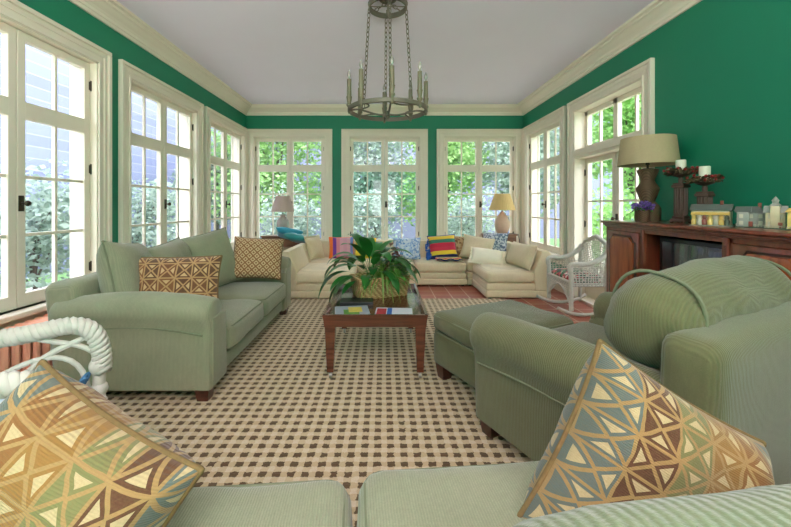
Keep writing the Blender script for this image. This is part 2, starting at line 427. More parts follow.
def rrect(hx, hy, r, z, n=6):
    pts = []
    for sx, sy, a0 in ((1,1,0), (-1,1,90), (-1,-1,180), (1,-1,270)):
        for k in range(n+1):
            a = R(a0+90*k/n)
            pts.append(Vector((sx*(hx-r)+r*math.cos(a), sy*(hy-r)+r*math.sin(a), z)))
    return pts
def pillow(name, w, h, t, mat, pipe_mat=None, n=18, wr=.006, pinch=.07, seed=0, parent=None, pr=.006, fringe=None, zmin=None, mtx=None, pipe_name='piping', post=None):
    """a stuffed two-sided pillow standing in the local XZ plane, UVs 0..1 on each side"""
    bm = BM(); uvl = bm.loops.layers.uv.new('UVMap'); G = {}
    def pos(u, v, side):
        x = w/2*u*(1-pinch*(1-v*v)*u*u); z = h/2*v*(1-pinch*(1-u*u)*v*v)
        th = t/2*(max(0, (1-u**4)*(1-v**4)))**.55
        nz = noise.noise(Vector((u*2.1+seed*5, v*2.1, side*3)))*wr*2 + noise.noise(Vector((u*6+seed, v*6, side)))*wr
        p = Vector((x, side*(th+nz*(1-u**6)*(1-v**6)), z))
        if mtx is not None: p = mtx @ p
        if post: p = post(p)
        return p
    for side in (1, -1):
        for i in range(n+1):
            for j in range(n+1):
                u = math.sin((-1+2*i/n)*PI/2); v = math.sin((-1+2*j/n)*PI/2)
                if side == -1 and (i in (0, n) or j in (0, n)): G[side, i, j] = G[1, i, j]; continue
                G[side, i, j] = bm.verts.new(pos(u, v, side))
    for side in (1, -1):
        for i in range(n):
            for j in range(n):
                q = [(i,j), (i+1,j), (i+1,j+1), (i,j+1)]
                f = bm.faces.new([G[side, a, b] for a, b in q])
                for lp, (a, b) in zip(f.loops, q):
                    lp[uvl].uv = ((math.sin((-1+2*a/n)*PI/2)+1)/2*w/max(w, h), (math.sin((-1+2*b/n)*PI/2)+1)/2*h/max(w, h))
    rim = [(i, 0) for i in range(n)] + [(n, j) for j in range(n)] + [(i, n) for i in range(n, 0, -1)] + [(0, j) for j in range(n, 0, -1)]
    rp = [G[1, i, j].co.copy() for i, j in rim]
    o = obj(name, bm, mat, parent, angle=180)
    if pipe_mat:
        b2 = BM(); tube(b2, rp, pr, 8, closed=True); obj(pipe_name, b2, pipe_mat, o, angle=180)
    if fringe:
        b2 = BM(); m = len(rp)
        for k in range(m):
            a = rp[k]; d = a - rp[(k+1) % m]
            out = (a - sum(rp, Vector())/m).normalized()
            for q in range(3):
                s = a - d*(q/3); e = s + out*.03 + Vector((random.uniform(-.008,.008),)*3)
                tube(b2, [s, (s+e)/2+Vector((0,.004,0)), e], .005, 5)
        obj('fringe', b2, fringe, o)
    return o
def place(o, x, y, z, rx=0, ry=0, rz=0):
    o.location = (x, y, z); o.rotation_euler = (R(rx), R(ry), R(rz)); return o
def basis(o, X, Z, loc):
    X = Vector(X).normalized(); Z = Vector(Z); Z = (Z - X*Z.dot(X)).normalized(); Y = Z.cross(X)
    m = Matrix((X, Y, Z)).transposed().to_4x4(); m.translation = loc
    o.matrix_world = m; return o
def P(px, py, Z): return Vector(((px-VX)/F*Z, Z, CH-(py-VY)/F*Z))

# ------------------------------------------------------------------ room shell
def wall(name, u0, u1, z0, z1, holes, fix, thick, axis, mat='green', ext='cream'):
    us = sorted({u0, u1} | {h[0] for h in holes} | {h[1] for h in holes})
    zs = sorted({z0, z1} | {h[2] for h in holes} | {h[3] for h in holes})
    bm = BM()
    for a, b in zip(us, us[1:]):
        for c, d in zip(zs, zs[1:]):
            m, k = (a+b)/2, (c+d)/2
            if any(h[0] < m < h[1] and h[2] < k < h[3] for h in holes): continue
            t0, t1 = sorted((fix, fix+thick))
            if axis == 'y': bb(bm, a, b, t0, t1, c, d)
            else: bb(bm, t0, t1, a, b, c, d)
    bmesh.ops.remove_doubles(bm, verts=bm.verts, dist=1e-5)
    o = obj(name, bm, mat, None, smooth=False); o['kind'] = 'structure'; return o

SILL, HEAD = .46, 2.225          # opening
CW = .125                        # casing width
OW = 1.41-2*CW                   # opening width
backx = (-1.55, 0.01, 1.565)
lefty = (2.285, 3.81, 5.29)
win_r = 5.25
door_c = 3.78
ho = OW/2
wall('wall_back', XL-.2, XR+.2, 0, H, [(c-ho, c+ho, SILL, HEAD) for c in backx], YB, .2, 'y')
wall('wall_left', YF, YB, 0, H, [(c-ho, c+ho, SILL, HEAD) for c in lefty] , XL, -.2, 'x')
wall('wall_right', YF, YB, 0, H, [(win_r-.56, win_r+.56, SILL, HEAD), (door_c-ho, door_c+ho, .02, HEAD)], XR, .2, 'x')
wall('wall_front', XL-.2, XR+.2, 0, H, [(-.45, .45, .0, 2.1)], YF, -.2, 'y')
bm = BM(); bb(bm, XL-.2, XR+.2, YF-.2, YB+.2, -.1, 0); tag(obj('floor', bm, 'tile', smooth=False), kind='structure')
bm = BM(); bb(bm, XL-.2, XR+.2, YF-.2, YB+.2, H, H+.15); tag(obj('ceiling', bm, 'ceil', smooth=False), kind='structure')

CROWN = [(0, 2.575), (.018, 2.575), (.022, 2.60), (.03, 2.605), (.034, 2.625), (.05, 2.64), (.075, 2.655), (.10, 2.672), (.118, 2.678), (.12, 2.695), (.15, 2.70), (.155, 2.72), (0, 2.72)]
BASE = [(0, 0), (.02, 0), (.02, .12), (.012, .135), (.008, .15), (0, .15)]
def run(name, A, B, inward, prof, mat='cream'):
    A, B = Vector(A), Vector(B); d = (B-A).normalized(); n = Vector(inward); bm = BM(); ra, rb = [], []
    for q, z in prof:
        ra.append(bm.verts.new(Vector((A.x, A.y, 0)) + n*q + d*q + Vector((0,0,z))))
        rb.append(bm.verts.new(Vector((B.x, B.y, 0)) + n*q - d*q + Vector((0,0,z))))
    k = len(prof)
    for i in range(k): bm.faces.new((ra[i], ra[(i+1) % k], rb[(i+1) % k], rb[i]))
    bm.faces.new(ra[::-1]); bm.faces.new(rb)
    return tag(obj(name, bm, mat, smooth=False), kind='structure')
run('trim_1', (XL, YF, 0), (XL, YB, 0), (1, 0, 0), CROWN)
run('trim_2', (XL, YB, 0), (XR, YB, 0), (0, -1, 0), CROWN)
run('trim_3', (XR, YB, 0), (XR, YF, 0), (-1, 0, 0), CROWN)
run('trim_4', (XR, YF, 0), (XL, YF, 0), (0, 1, 0), CROWN)
run('baseboard_left', (XL, YF, 0), (XL, YB, 0), (1, 0, 0), BASE)
run('baseboard_back', (XL, YB, 0), (XR, YB, 0), (0, -1, 0), BASE)
run('baseboard_right', (XR, YB, 0), (XR, door_c+.7, 0), (-1, 0, 0), BASE)
run('baseboard_front', (XR, YF, 0), (XL, YF, 0), (0, 1, 0), BASE)

def make_window(name, loc, rot, ow, door=False, depth=.03):
    """opening width ow; local +y points out of the room, z=0 at the bottom of the opening"""
    root = thing(name, None, None, loc, rot, kind='structure')
    h = HEAD - (0.02 if door else SILL); w2 = ow/2
    bm = BM()                                            # stepped casing round the opening
    for sx in (-1, 1):
        x0, x1 = sx*w2, sx*(w2+CW)
        xm = sx*(w2+CW-.006)
        zb = 0 if door else -.03
        bb(bm, x0, xm, -.024, 0, zb, h+CW-.006); bb(bm, sx*(w2+CW-.03), x1, -.042, -.002, zb, h+CW-.03, .004)
        bb(bm, x0, sx*(w2+.02), -.034, -.002, zb, h+.02, .004); bb(bm, sx*(w2+.055), sx*(w2+.075), -.031, -.002, zb, h+.075, .004)
    bb(bm, -w2, w2, -.0237, 0, h, h+CW-.006); bb(bm, -w2-CW, w2+CW, -.0421, -.002, h+CW-.03, h+CW, .005)
    bb(bm, -w2-.02, w2+.02, -.0341, -.002, h, h+.02, .004); bb(bm, -w2-.075, w2+.075, -.0311, -.002, h+.055, h+.075, .004)
    # jamb linings
    for sx in (-1, 1): bb(bm, sx*w2, sx*(w2-.012), -.02, .19, 0, h)
    bb(bm, -w2, w2, -.02, .19, h-.012, h)
    obj('casing', bm, 'cream', root, smooth=False)
    if not door:
        bm = BM(); bb(bm, -w2-CW-.02, w2+CW+.02, -.075, .19, -.035, 0, .008); bb(bm, -w2-CW, w2+CW, -.022, 0, -.115, -.035, .004)
        obj('sill', bm, 'cream', root, smooth=False)
    else:
        bm = BM(); bb(bm, -w2, w2, -.03, .19, -.02, .015, .005); obj('threshold', bm, 'cream', root, smooth=False)
    d0, d1 = depth, depth+.045
    zmid = 1.66 - (0.02 if door else SILL) + .055
    if door:                                             # fixed transom above a pair of doors
        bm = BM(); bb(bm, -w2, w2, -.01, d1+.03, zmid-.06, zmid+.05, .006); bb(bm, -w2, w2, -.03, 0, zmid-.03, zmid+.03, .006); obj('transom_bar', bm, 'cream', root, smooth=False)
        bm = BM(); z0, z1 = zmid+.05, h-.012
        for x in (-w2+.012, -.035, w2-.06): bb(bm, x, x+(.07 if x == -.035 else .048), d0, d1, z0, z1)
        bb(bm, -w2, w2, d0, d1, z0, z0+.045); bb(bm, -w2, w2, d0, d1, z1-.05, z1)
        for c in (-w2/2, w2/2): bb(bm, c-.01, c+.01, d0+.008, d1-.008, z0, z1)
        tr = obj('transom', bm, 'cream', root, smooth=False)
        bm = BM(); bb(bm, -w2+.03, w2-.03, d0+.018, d0+.022, z0+.02, z1-.02); obj('pane', bm, 'glass', tr, smooth=False)
        top = zmid-.06
    else: top = h-.014
    sw = w2-.014
    for sx in (-1, 1):
        bm = BM()
        def sb(a, b, z0, z1, y0=d0, y1=d1, bv=.004): bb(bm, sx*a, sx*b, y0, y1, z0, z1, bv)
        bot = .002
        sb(.0025, .055, bot, top); sb(sw-.052, sw, bot, top)              # meeting stile, hanging stile
        br = .24 if door else .085
        sb(.05, sw-.05, bot, bot+br); sb(.05, sw-.05, top-.055, top)
        zt = top-.055
        zl = zt
        if not door:
            sb(.05, sw-.05, zmid-.055, zmid+.055); zl = zmid-.055
        cx = (.055+sw-.052)/2
        y0, y1 = d0+.01, d1-.01
        sb(cx-.0105, cx+.0105, bot+br-.005, zt+.005, y0, y1, .003)
        rows = 3
        for k in range(1, rows):
            z = bot+br+(zl-bot-br)*k/rows; sb(.05, sw-.05, z-.0105, z+.0105, y0+.001, y1-.001, .003)
        s = obj('sash' if not door else 'door_leaf', bm, 'cream', root, smooth=False)
        bm = BM(); bb(bm, sx*.03, sx*(sw-.03), d0+.02, d0+.024, bot+br-.02, zt+.02); obj('pane', bm, 'glass', s, smooth=False)
        for zz in (top*.1, top*.53, top*.9):
            bm = BM(); tube(bm, [(sx*(sw+.004), d0-.006, zz-.04), (sx*(sw+.004), d0-.006, zz+.04)], .007, 8)
            bb(bm, sx*(sw-.012), sx*(sw+.004), d0-.004, d0+.002, zz-.032, zz+.032); obj('hinge', bm, 'brassdark', s)
    bm = BM(); zk = .66 if not door else .95
    bb(bm, .006, .04, d0-.006, d0+.002, zk-.05, zk+.05, .003); tube(bm, [(.023, d0, zk), (.023, d0-.035, zk)], .007, 8)
    sphere(bm, (.023, d0-.045, zk), .019, 1, .8, 1); obj('latch_knob', bm, 'brassdark', root)
    return root
for i, c in enumerate(lefty): make_window('window_%d' % (i+1), (XL, c, SILL), R(90), OW)
for i, c in enumerate(backx): make_window('window_%d' % (i+4), (c, YB, SILL), 0, OW)
make_window('window_7', (XR, win_r, SILL), R(-90), 1.12)
make_window('door_1', (XR, door_c, .02), R(-90), OW, door=True, depth=.11)

# ------------------------------------------------------------------ rug
bm = BM(); bb(bm, -1.98, 1.40, .1, 4.30, .0, .012, .004)
tag(obj('area_rug', bm, 'rug', smooth=False), 'large cream and brown checked rug lying over the terracotta tile floor', 'rug')

# ------------------------------------------------------------------ sofas and chairs
def rolled_arm(bm, x0, x1, ya, yb, ztop, rr, zb=.07, outer=-1, n=24, droop=.02):
    """arm running along local y from ya (front) to yb (back) between x0,x1; roll overhangs on the `outer` side"""
    w = x1-x0; cx = (x0+x1)/2
    prof = []
    inner = x1 if outer < 0 else x0; out = x0 if outer < 0 else x1
    s = 1 if outer < 0 else -1
    rc = out + s*(rr*.80); zc = ztop-rr
    prof.append((out+s*.02, zb)); prof.append((out+s*.015, (zb+zc)/2)); prof.append((out+s*.012, zc-rr*1.05)); prof.append((out+s*.004, zc-rr*.86))
    for k in range(17):
        a = R(218-k*(238/16)); prof.append((rc-s*rr*math.cos(PI-a)*1.0 if False else rc+s*rr*math.cos(a), zc+rr*math.sin(a)))
    prof.append((inner, zc-rr*.6)); prof.append((inner, zb))
    rings = []
    ts = [0, .006, .02, .05] + [.05+.9*i/n for i in range(1, n)] + [.95, .98, .994, 1]
    L = abs(yb-ya)
    for t in ts:
        e = min(t, 1-t)*L; k = 0
        if e < .035: k = 1-math.sqrt(max(0, 1-((.035-e)/.035)**2))
        y = ya+(yb-ya)*t; ring = []
        for (px, pz) in prof:
            qx = px+(cx-px)*k*.16; qz = pz - (pz-zc)*k*.12 if pz > zb+.02 else pz+.01*k
            arch = droop*(math.sin(PI*min(1, t*1.05))-.6)
            if pz > zc-rr: qz += arch*(pz-zc+rr)/(2*rr)
            p = Vector((qx, y, qz)); p += noise.noise_vector(p*6)*.004
            ring.append(bm.verts.new(p))
        rings.append(ring)
    m = len(prof)
    for a, b in zip(rings, rings[1:]):
        for i in range(m): bm.faces.new((a[i], a[(i+1) % m], b[(i+1) % m], b[i]))
    bm.faces.new(rings[0][::-1]); bm.faces.new(rings[-1])
    return prof
def taper_leg(bm, x, y, z0, z1, a, b):
    vs = []
    for (h, z) in ((b, z0), (a, z1)):
        vs.append([bm.verts.new((x+sx*h, y+sy*h, z)) for sx, sy in ((-1,-1), (1,-1), (1,1), (-1,1))])
    bm.faces.new(vs[0][::-1]); bm.faces.new(vs[1])
    for i in range(4): bm.faces.new((vs[0][i], vs[0][(i+1) % 4], vs[1][(i+1) % 4], vs[1][i]))

def upholstered(root, L, D, mat, mat2, arm_w=.25, arm_h=.63, rr=.125, seat_z=.46, back_z=.72, nseat=2, seat_front=.02, arm_back=.0, legs=True, back_th=.2, zr=.012, br=.055, bt=-6, droop=.02):
    f, b = -D/2, D/2
    bm = BM(); bb(bm, -L/2+arm_w*.6, L/2-arm_w*.6, f+.025, b-.06, .09, seat_z-.17, .02, 3)
    obj('base_frame', bm, mat, root)
    for s in (-1, 1):
        bm = BM()
        x0, x1 = (-L/2, -L/2+arm_w) if s < 0 else (L/2-arm_w, L/2)
        rolled_arm(bm, x0, x1, f, b-.05-arm_back, arm_h, rr, .085, s, droop=droop)
        a = obj('arm', bm, mat2, root, angle=70)
        bm = BM()                                        # welt under the roll on the outer side
        xo = x0 if s < 0 else x1
        tube(bm, [(xo-s*.012+s*.006, f+.04+(D-.14-arm_back)*t, arm_h-rr*2.02+droop*1.3*(math.sin(PI*t)-.6)) for t in [i/12 for i in range(13)]], .005, 6)
        obj('piping', bm, 'sagepipe', a)
        bm = BM(); bb(bm, xo-s*.03, xo-s*(arm_w-.03), f-.006, f+.02, .1, arm_h-rr*1.3, .012, 3); obj('front_panel', bm, mat, a)
    bm = BM()
    T = Matrix.Rotation(R(bt), 4, 'X')
    cushion(bm, (0, b-back_th/2, .08+(back_z-.08)/2), (L-.06, back_th, back_z-.08), br, .004, .003, 14, T)
    obj('backrest', bm, mat, root, angle=180)
    inner = L-2*arm_w; sw = inner/nseat
    for i in range(nseat):
        bm = BM(); cx = -inner/2+sw*(i+.5); dy = D-back_th-.02
        cushion(bm, (cx, f+dy/2-seat_front, seat_z-.085), (sw-.006, dy, .17), .05, .018, .004, 13, None, i+1)
        sc = obj('seat_cushion', bm, mat, root, angle=180)
        bm = BM()
        for zz in (seat_z-.018, seat_z-.152): tube(bm, [q+Vector((cx, f+dy/2-seat_front, 0)) for q in rrect(sw/2-.014, dy/2-.011, .045, zz)], .0055, 6, closed=True)
        obj('piping', bm, 'sagepipe', sc)
    for sx in (-1, 1):
        for y in (f+.06, b-.12):
            bm = BM(); taper_leg(bm, sx*(L/2-.075), y, zr, .1, .042, .03); obj('leg', bm, 'legwood', root, smooth=False)

def soft_back(root, w, h, t, x, y, z, rx, rz, mat, seed, ry=0):
    o = pillow('back_cushion', w, h, t, mat, 'sagepipe', 18, .008, .05, seed, root)
    place(o, x, y, z, rx, ry, rz); return o

# left sofa: faces +X (local -y -> +X)
s1 = thing('sofa', 'sage green two-seat sofa with rolled arms standing in front of the left windows', 'sofa', (-1.42, 2.885, 0), R(90))
upholstered(s1, 1.77, .93, 'sage', 'sage_y', .24, .605, .092, .375, .68, droop=.035)
# local x = world +Y, local y = world -X ; cushions lean on the back
soft_back(s1, .52, .50, .23, -.50, .23, .625, -14, 14, 'sage', 2, 7)
soft_back(s1, .54, .44, .20, -.03, .22, .61, -22, 4, 'sage', 3, -4)
soft_back(s1, .46, .50, .20, .30, .10, .625, -18, -40, 'sage', 5, -11)

# armchair with its back to us
Fd = Vector((-.45, .893, 0)); Sd = Vector((.893, .45, 0)); fm = Vector((.94, 2.04, 0))
AR = PI+math.atan2(.45, .893)
ac = fm - Fd*.465 - Sd*.02
s2 = thing('armchair', 'oversized olive green armchair turned away with its back to the right of the view', 'armchair', (ac.x, ac.y, 0), AR)
upholstered(s2, 1.12, .93, 'olive', 'olive_y', .24, .595, .11, .43, .74, 1, br=.05, bt=-3, back_th=.155)
bm = BM()
cushion(bm, (0, .24, .725), (.98, .27, .30), .125, .02, .012, 15, Matrix.Rotation(R(-10), 4, 'X'), 4)
bc = obj('back_cushion', bm, 'olive_y', s2, angle=180)
Tm = Matrix.Translation((0, .24, .725)) @ Matrix.Rotation(R(-10), 4, 'X')
for x in (.37, -.37):
  bm = BM(); tube(bm, [Tm @ Vector((x, math.copysign(abs(math.sin(a))**.8, math.sin(a))*.142, math.copysign(abs(math.cos(a))**.8, math.cos(a))*.158)) for a in [2*PI*i/32 for i in range(32)]], .006, 6, closed=True); obj('piping', bm, 'sagepipe', bc)

oc = Vector((.735, 2.285, 0))
s3 = thing('ottoman', 'olive green upholstered ottoman pushed up to the front of the armchair', 'ottoman', (oc.x, oc.y, 0), AR)
bm = BM(); cushion(bm, (0, 0, .20), (.69, .52, .21), .03, .004, .002, 11); obj('body', bm, 'olive', s3, angle=180)
bm = BM(); cushion(bm, (0, 0, .365), (.70, .53, .13), .045, .014, .004, 13, None, 9); tp = obj('top_cushion', bm, 'olive', s3, angle=180)
bm = BM()
for zz in (.305, .405): tube(bm, rrect(.70/2-.006, .53/2-.006, .05, zz), .0055, 6, closed=True)
obj('piping', bm, 'sagepipe', tp)
for sx in (-1, 1):
    for sy in (-1, 1):
        bm = BM(); taper_leg(bm, sx*.29, sy*.20, .012, .1, .042, .03); obj('leg', bm, 'legwood', s3, smooth=False)

# foreground sofa
SA = R(184.5)
s4 = thing('sofa', 'sage green sofa in the foreground whose seat runs along the bottom edge of the view', 'sofa', (-.02, .46, 0), SA)
f4 = -.5
bm = BM(); bb(bm, -1.05, 1.05, f4+.05, .38, .09, .26, .02, 3); obj('base_frame', bm, 'sage', s4)
for i, (cx, zt) in enumerate(((-.465, .46), (.50, .445))):
    bm = BM(); cushion(bm, (cx, -.145, zt-.085), (.945, .64, .17), .055, .022, .004, 14, None, i+11)
    sc = obj('seat_cushion', bm, 'sage', s4, angle=180)
    bm = BM(); tube(bm, [q+Vector((cx, -.145, 0)) for q in rrect(.945/2-.016, .32-.012, .045, zt-.02)], .0055, 6, closed=True); obj('piping', bm, 'sagepipe', sc)
bm = BM(); cushion(bm, (-.01, .43, .36), (2.06, .14, .56), .05, .004, .003, 12); obj('backrest', bm, 'sage', s4, angle=180)
bm = BM(); cushion(bm, (-.475, .215, .666), (.86, .23, .40), .10, .015, .006, 15, Matrix.Rotation(R(-6), 4, 'X') @ Matrix.Rotation(R(2), 4, 'Y'), 21); obj('back_cushion', bm, 'sage_wide', s4, angle=180)
for s in (-1, 1):
    bm = BM(); rolled_arm(bm, *((-1.25, -.99) if s < 0 else (1.02, 1.28)), f4+.12, .42, .50, .09, .085, s)
    obj('arm', bm, 'sage_y', s4, angle=70)
for sx in (-1, 1):
    for y in (f4+.12, .38):
        bm = BM(); taper_leg(bm, sx*1.0, y, .012, .1, .042, .03); obj('leg', bm, 'legwood', s4, smooth=False)

# ------------------------------------------------------------------ throw pillows on the green sofas
ppost = lambda zmin: None
def corner_pillow(mat, tl, tr, side, th, label, k, seed):
    a, b = tl*1, tr*1
    X = (b-a).normalized(); n = Vector((0, -1, .25)); n = (n - X*n.dot(X)).normalized()
    Z = n.cross(X) * -1
    if Z.z < 0: Z = -Z
    c = a + X*side/2 - Z*side/2
    m = Matrix((X, Z.cross(X), Z)).transposed().to_4x4(); m.translation = c
    inv = m.inverted()
    def post(p):
        w = m @ p
        zl = .462
        if w.z < zl: w.z = zl + (w.z-zl)*.04
        return inv @ w
    o = pillow('throw_pillow', side, side, th, mat, 'pillow_cord', 24, .008, .08, seed, None, .006, post=post)
    o.matrix_world = m
    return tag(o, label, 'pillow', 'geometric throw pillows')
cam = Vector((0, 0, CH))
k = 1.0
corner_pillow('tri_b', cam+(P(600, 341, .83)-cam)*k, cam+(P(758, 440, .80)-cam)*k, .40*k, .25, 'large geometric triangle pillow in front of the armchair, on the foreground sofa', k, 3)
k = .95
corner_pillow('tri_a', cam+(P(42, 362, .78)-cam)*k, cam+(P(193, 464, .72)-cam)*k, .42*k, .26, 'large geometric triangle pillow in the bottom left corner, on the foreground sofa', k, 8)
o = pillow('throw_pillow', .53, .33, .15, 'tri_c', 'pillow_cord', 20, .006, .05, 4, None, .006)
place(o, -1.325, 2.335, .615, -14, 0, 8); tag(o, 'oblong rust triangle pillow standing behind the near arm of the left sofa', 'pillow', 'geometric throw pillows')
o = pillow('throw_pillow', .44, .38, .15, 'diam', 'pillow_cord', 20, .006, .06, 6, None, .006)
place(o, -1.16, 3.36, .625, -22, 4, 12); tag(o, 'square brown diamond-lattice pillow against the far arm of the left sofa', 'pillow', 'geometric throw pillows')

# ------------------------------------------------------------------ coffee table
ct = thing('coffee_table', 'dark mahogany tray-top coffee table on the checked rug', 'table', (-.055, 2.735, 0), 0)
tw, td = .318, .445
bm = BM(); bb(bm, -tw, tw, -td, td, .365, .385); obj('tabletop', bm, 'tablewood', ct, smooth=False)
def rail(bm, horizontal, s):
    # flared tray rim: leans outward towards the top
    if horizontal:
        y0, y1 = s*(td), s*(td+.012)
        p = [(-tw-.002, y0, .345), (tw+.002, y0, .345), (tw+.008, y1, .425), (-tw-.008, y1, .425)]; n = Vector((0, -s*.018, 0))
    else:
        x0, x1 = s*tw, s*(tw+.012)
        p = [(x0, -td-.002, .345), (x0, td+.002, .345), (x1, td+.008, .425), (x1, -td-.008, .425)]; n = Vector((-s*.018, 0, 0))
    a = [bm.verts.new(q) for q in p]; b = [bm.verts.new(Vector(q)+n) for q in p]
    bm.faces.new(a); bm.faces.new(b[::-1])
    for i in range(4): bm.faces.new((a[i], a[(i+1) % 4], b[(i+1) % 4], b[i]))
for hz in (True, False):
    for s in (-1, 1):
        bm = BM(); rail(bm, hz, s); obj('rim', bm, 'tablewood', ct, smooth=False)
for sx in (-1, 1):
    for sy in (-1, 1):
        bm = BM(); taper_leg(bm, sx*(tw-.034), sy*(td-.035), .055, .37, .034, .021); lg = obj('leg', bm, 'tablewood', ct, smooth=False)
        bm = BM(); x, y = sx*(tw-.034), sy*(td-.035)
        tube(bm, [(x, y, .06), (x, y, .045)], .012, 8); tube(bm, [(x-.008, y, .03), (x+.008, y, .03)], .018, 12); obj('caster', bm, 'chrome', lg)

def magazine(name, x, y, z, w, h, t, rz, cols, label):
    o = thing(name, label, 'magazine' if name == 'magazine' else 'book', (x, y, z), R(rz))
    bm = BM(); bb(bm, -w/2, w/2, -h/2, h/2, 0, t, .0015); obj('pages', bm, 'cover_a' if False else cols[0], o, smooth=False)
    for i, (m, a, b, c, d) in enumerate(cols[1:]):
        bm = BM(); bb(bm, a*w, b*w, c*h, d*h, t, t+.0012+.0003*i); obj('cover_picture' if i else 'cover', bm, m, o, smooth=False)
    return o
M['cov_white'] = plain('white_paper', srgb(212, 218, 226), .25, .04); M['cov_green'] = plain('green_cover_print', srgb(92, 140, 60), .25, .4, 16)
M['cov_yel'] = plain('yellow_cover_print', srgb(206, 190, 90), .25, .3, 20); M['cov_blue'] = plain('blue_cover_print', srgb(60, 100, 170), .25, .3, 12)
M['cov_red'] = plain('red_cover_print', srgb(170, 60, 70), .25, .4, 24); M['cov_grey'] = plain('grey_cover_print', srgb(150, 160, 170), .25, .2, 10)
tz = .3855
magazine('magazine', -.215, 2.47, tz, .23, .26, .008, 8, ['cov_white', ('cov_grey', -.49, .49, -.49, .49), ('cov_green', -.25, .2, -.4, .15), ('cov_yel', -.1, .3, -.1, .35)], 'magazine with a green and yellow cover at the left front of the coffee table')
magazine('magazine', .065, 2.44, tz, .25, .22, .008, -3, ['cov_white', ('cov_white', -.49, .49, -.49, .49), ('cov_red', -.46, -.2, -.45, .4), ('cov_blue', -.18, -.05, -.45, .45)], 'white magazine with red and blue cover print at the middle of the coffee table front')
magazine('book', -.20, 2.70, tz, .24, .13, .022, 2, ['blk', ('blk', -.5, .5, -.5, .5)], 'black closed book lying behind the magazines, left of the planter')

# woven planter and the plants in it
px_, py_ = -.035, 2.95
pb = thing('planter_basket', 'low rectangular honey-coloured woven basket planter on the coffee table', 'basket', (px_, py_, tz), R(24))
bm = BM(); w0, w1, d0_, d1_, hh = .19, .21, .105, .125, .155
def shell(bm, w0, w1, d0, d1, h, t=.012):
    lv = [(w0, d0, 0), (w1, d1, h), (w1-t, d1-t, h), (w0-t, d0-t, .012)]
    rings = [[bm.verts.new((sx*w, sy*d, z)) for sx, sy in ((-1,-1), (1,-1), (1,1), (-1,1))] for w, d, z in lv]
    for a, b in zip(rings, rings[1:]):
        for i in range(4): bm.faces.new((a[i], a[(i+1) % 4], b[(i+1) % 4], b[i]))
    bm.faces.new(rings[0][::-1]); bm.faces.new(rings[-1])
shell(bm, w0, w1, d0_, d1_, hh)
obj('basket_wall', bm, 'basket', pb, smooth=False)
bm = BM()
for zq in [i*.0135+.008 for i in range(11)]:            # raised weave rows
    f_ = zq/hh; W_, D_ = w0+(w1-w0)*f_+.001, d0_+(d1_-d0_)*f_+.001
    lp = rrect(W_, D_, .012, zq); tube(bm, [q+Vector((0,0,.003*math.sin(i*1.6))) for i, q in enumerate(lp)], .0055, 5, closed=True)
obj('woven_band', bm, 'basket', pb)
bm = BM(); tube(bm, rrect(w1, d1_, .014, hh), .009, 8, closed=True); obj('rim', bm, 'basket', pb)
bm = BM(); bb(bm, -w1+.016, w1-.016, -d1_+.016, d1_-.016, hh-.05, hh-.028); obj('soil', bm, 'soil', pb, smooth=False)

def blade(V, Fc, base, d, L, W, droop, seg=9, fold=.25, stem=0):
    """arching leaf: starts at base, heads along d, droops under gravity"""
    d = Vector(d).normalized(); p = Vector(base); side = d.cross(Vector((0,0,1)))
    side = side.normalized() if side.length > .01 else Vector((1,0,0))
    i0 = len(V); st = (L+stem)/seg
    for i in range(seg+1):
        s = i/seg; sl = (s*(L+stem)-stem)/L
        w = W*.5*1.62*(max(0, min(1, sl))**.55)*(1-max(0, min(1, sl)))**.85 if sl > 0 else .0025
        w = max(w, .0012 if sl < .98 else .0004)
        up = side.cross(d).normalized()
        V.append(tuple(p+side*w+up*w*fold)); V.append(tuple(p)); V.append(tuple(p-side*w+up*w*fold))
        d = (d + Vector((0,0,-droop*st*(.4+1.6*s)))).normalized(); p = p+d*st
    for i in range(seg):
        a = i0+3*i
        Fc.append((a, a+1, a+4, a+3)); Fc.append((a+1, a+2, a+5, a+4))
pz = tz+hh-.03
V, Fc = [], []
lily = Vector((px_-.07, py_, pz))
for az, el, L, W, dr, st in [(95,70,.22,.12,4,.16), (60,62,.26,.12,4.5,.16), (20,48,.26,.10,5,.17), (165,52,.24,.12,6,.15), (195,38,.26,.13,6,.16), (215,30,.26,.12,7,.15),
                             (240,50,.24,.12,6,.12), (265,35,.22,.11,8,.10), (130,72,.24,.12,4,.18), (285,60,.20,.11,5,.13), (320,58,.22,.10,5,.15), (180,66,.2,.11,6,.2), (225,15,.2,.10,7,.12), (30,74,.2,.1,5,.15), (350,66,.2,.11,5,.18), (255,72,.2,.11,5,.18), (75,72,.2,.12,5,.14), (10,60,.24,.12,6,.15), (150,60,.24,.12,6,.16), (300,70,.22,.11,6,.14), (210,55,.26,.12,6,.18), (340,50,.24,.1,6,.14), (245,62,.24,.12,6,.15), (275,48,.24,.12,7,.13), (225,70,.22,.12,6,.16), (190,50,.26,.12,6,.16), (310,45,.22,.1,7,.12), (120,55,.24,.12,6,.15), (45,55,.22,.11,6,.14), (260,25,.22,.11,7,.10), (200,28,.24,.12,7,.12), (170,20,.22,.1,6,.17)]:
    a, e = R(az), R(el)
    blade(V, Fc, lily+Vector((random.uniform(-.02,.02), random.uniform(-.02,.02), 0)), (math.cos(a)*math.cos(e), math.sin(a)*math.cos(e), math.sin(e)), L*(.78 if 205 < az < 300 and el < 65 else 1.3), W*(1.05 if 205 < az < 300 and el < 65 else 1.4), dr*(.55 if 205 < az < 300 else .8), 12, .2, st*1.25)
tag(raw('peace_lily', V, Fc, 'lily', None, True), 'tall broad-leaved dark green peace lily at the left of the basket planter', 'plant')
V, Fc = [], []
sp_ = Vector((px_+.015, py_-.065, pz))
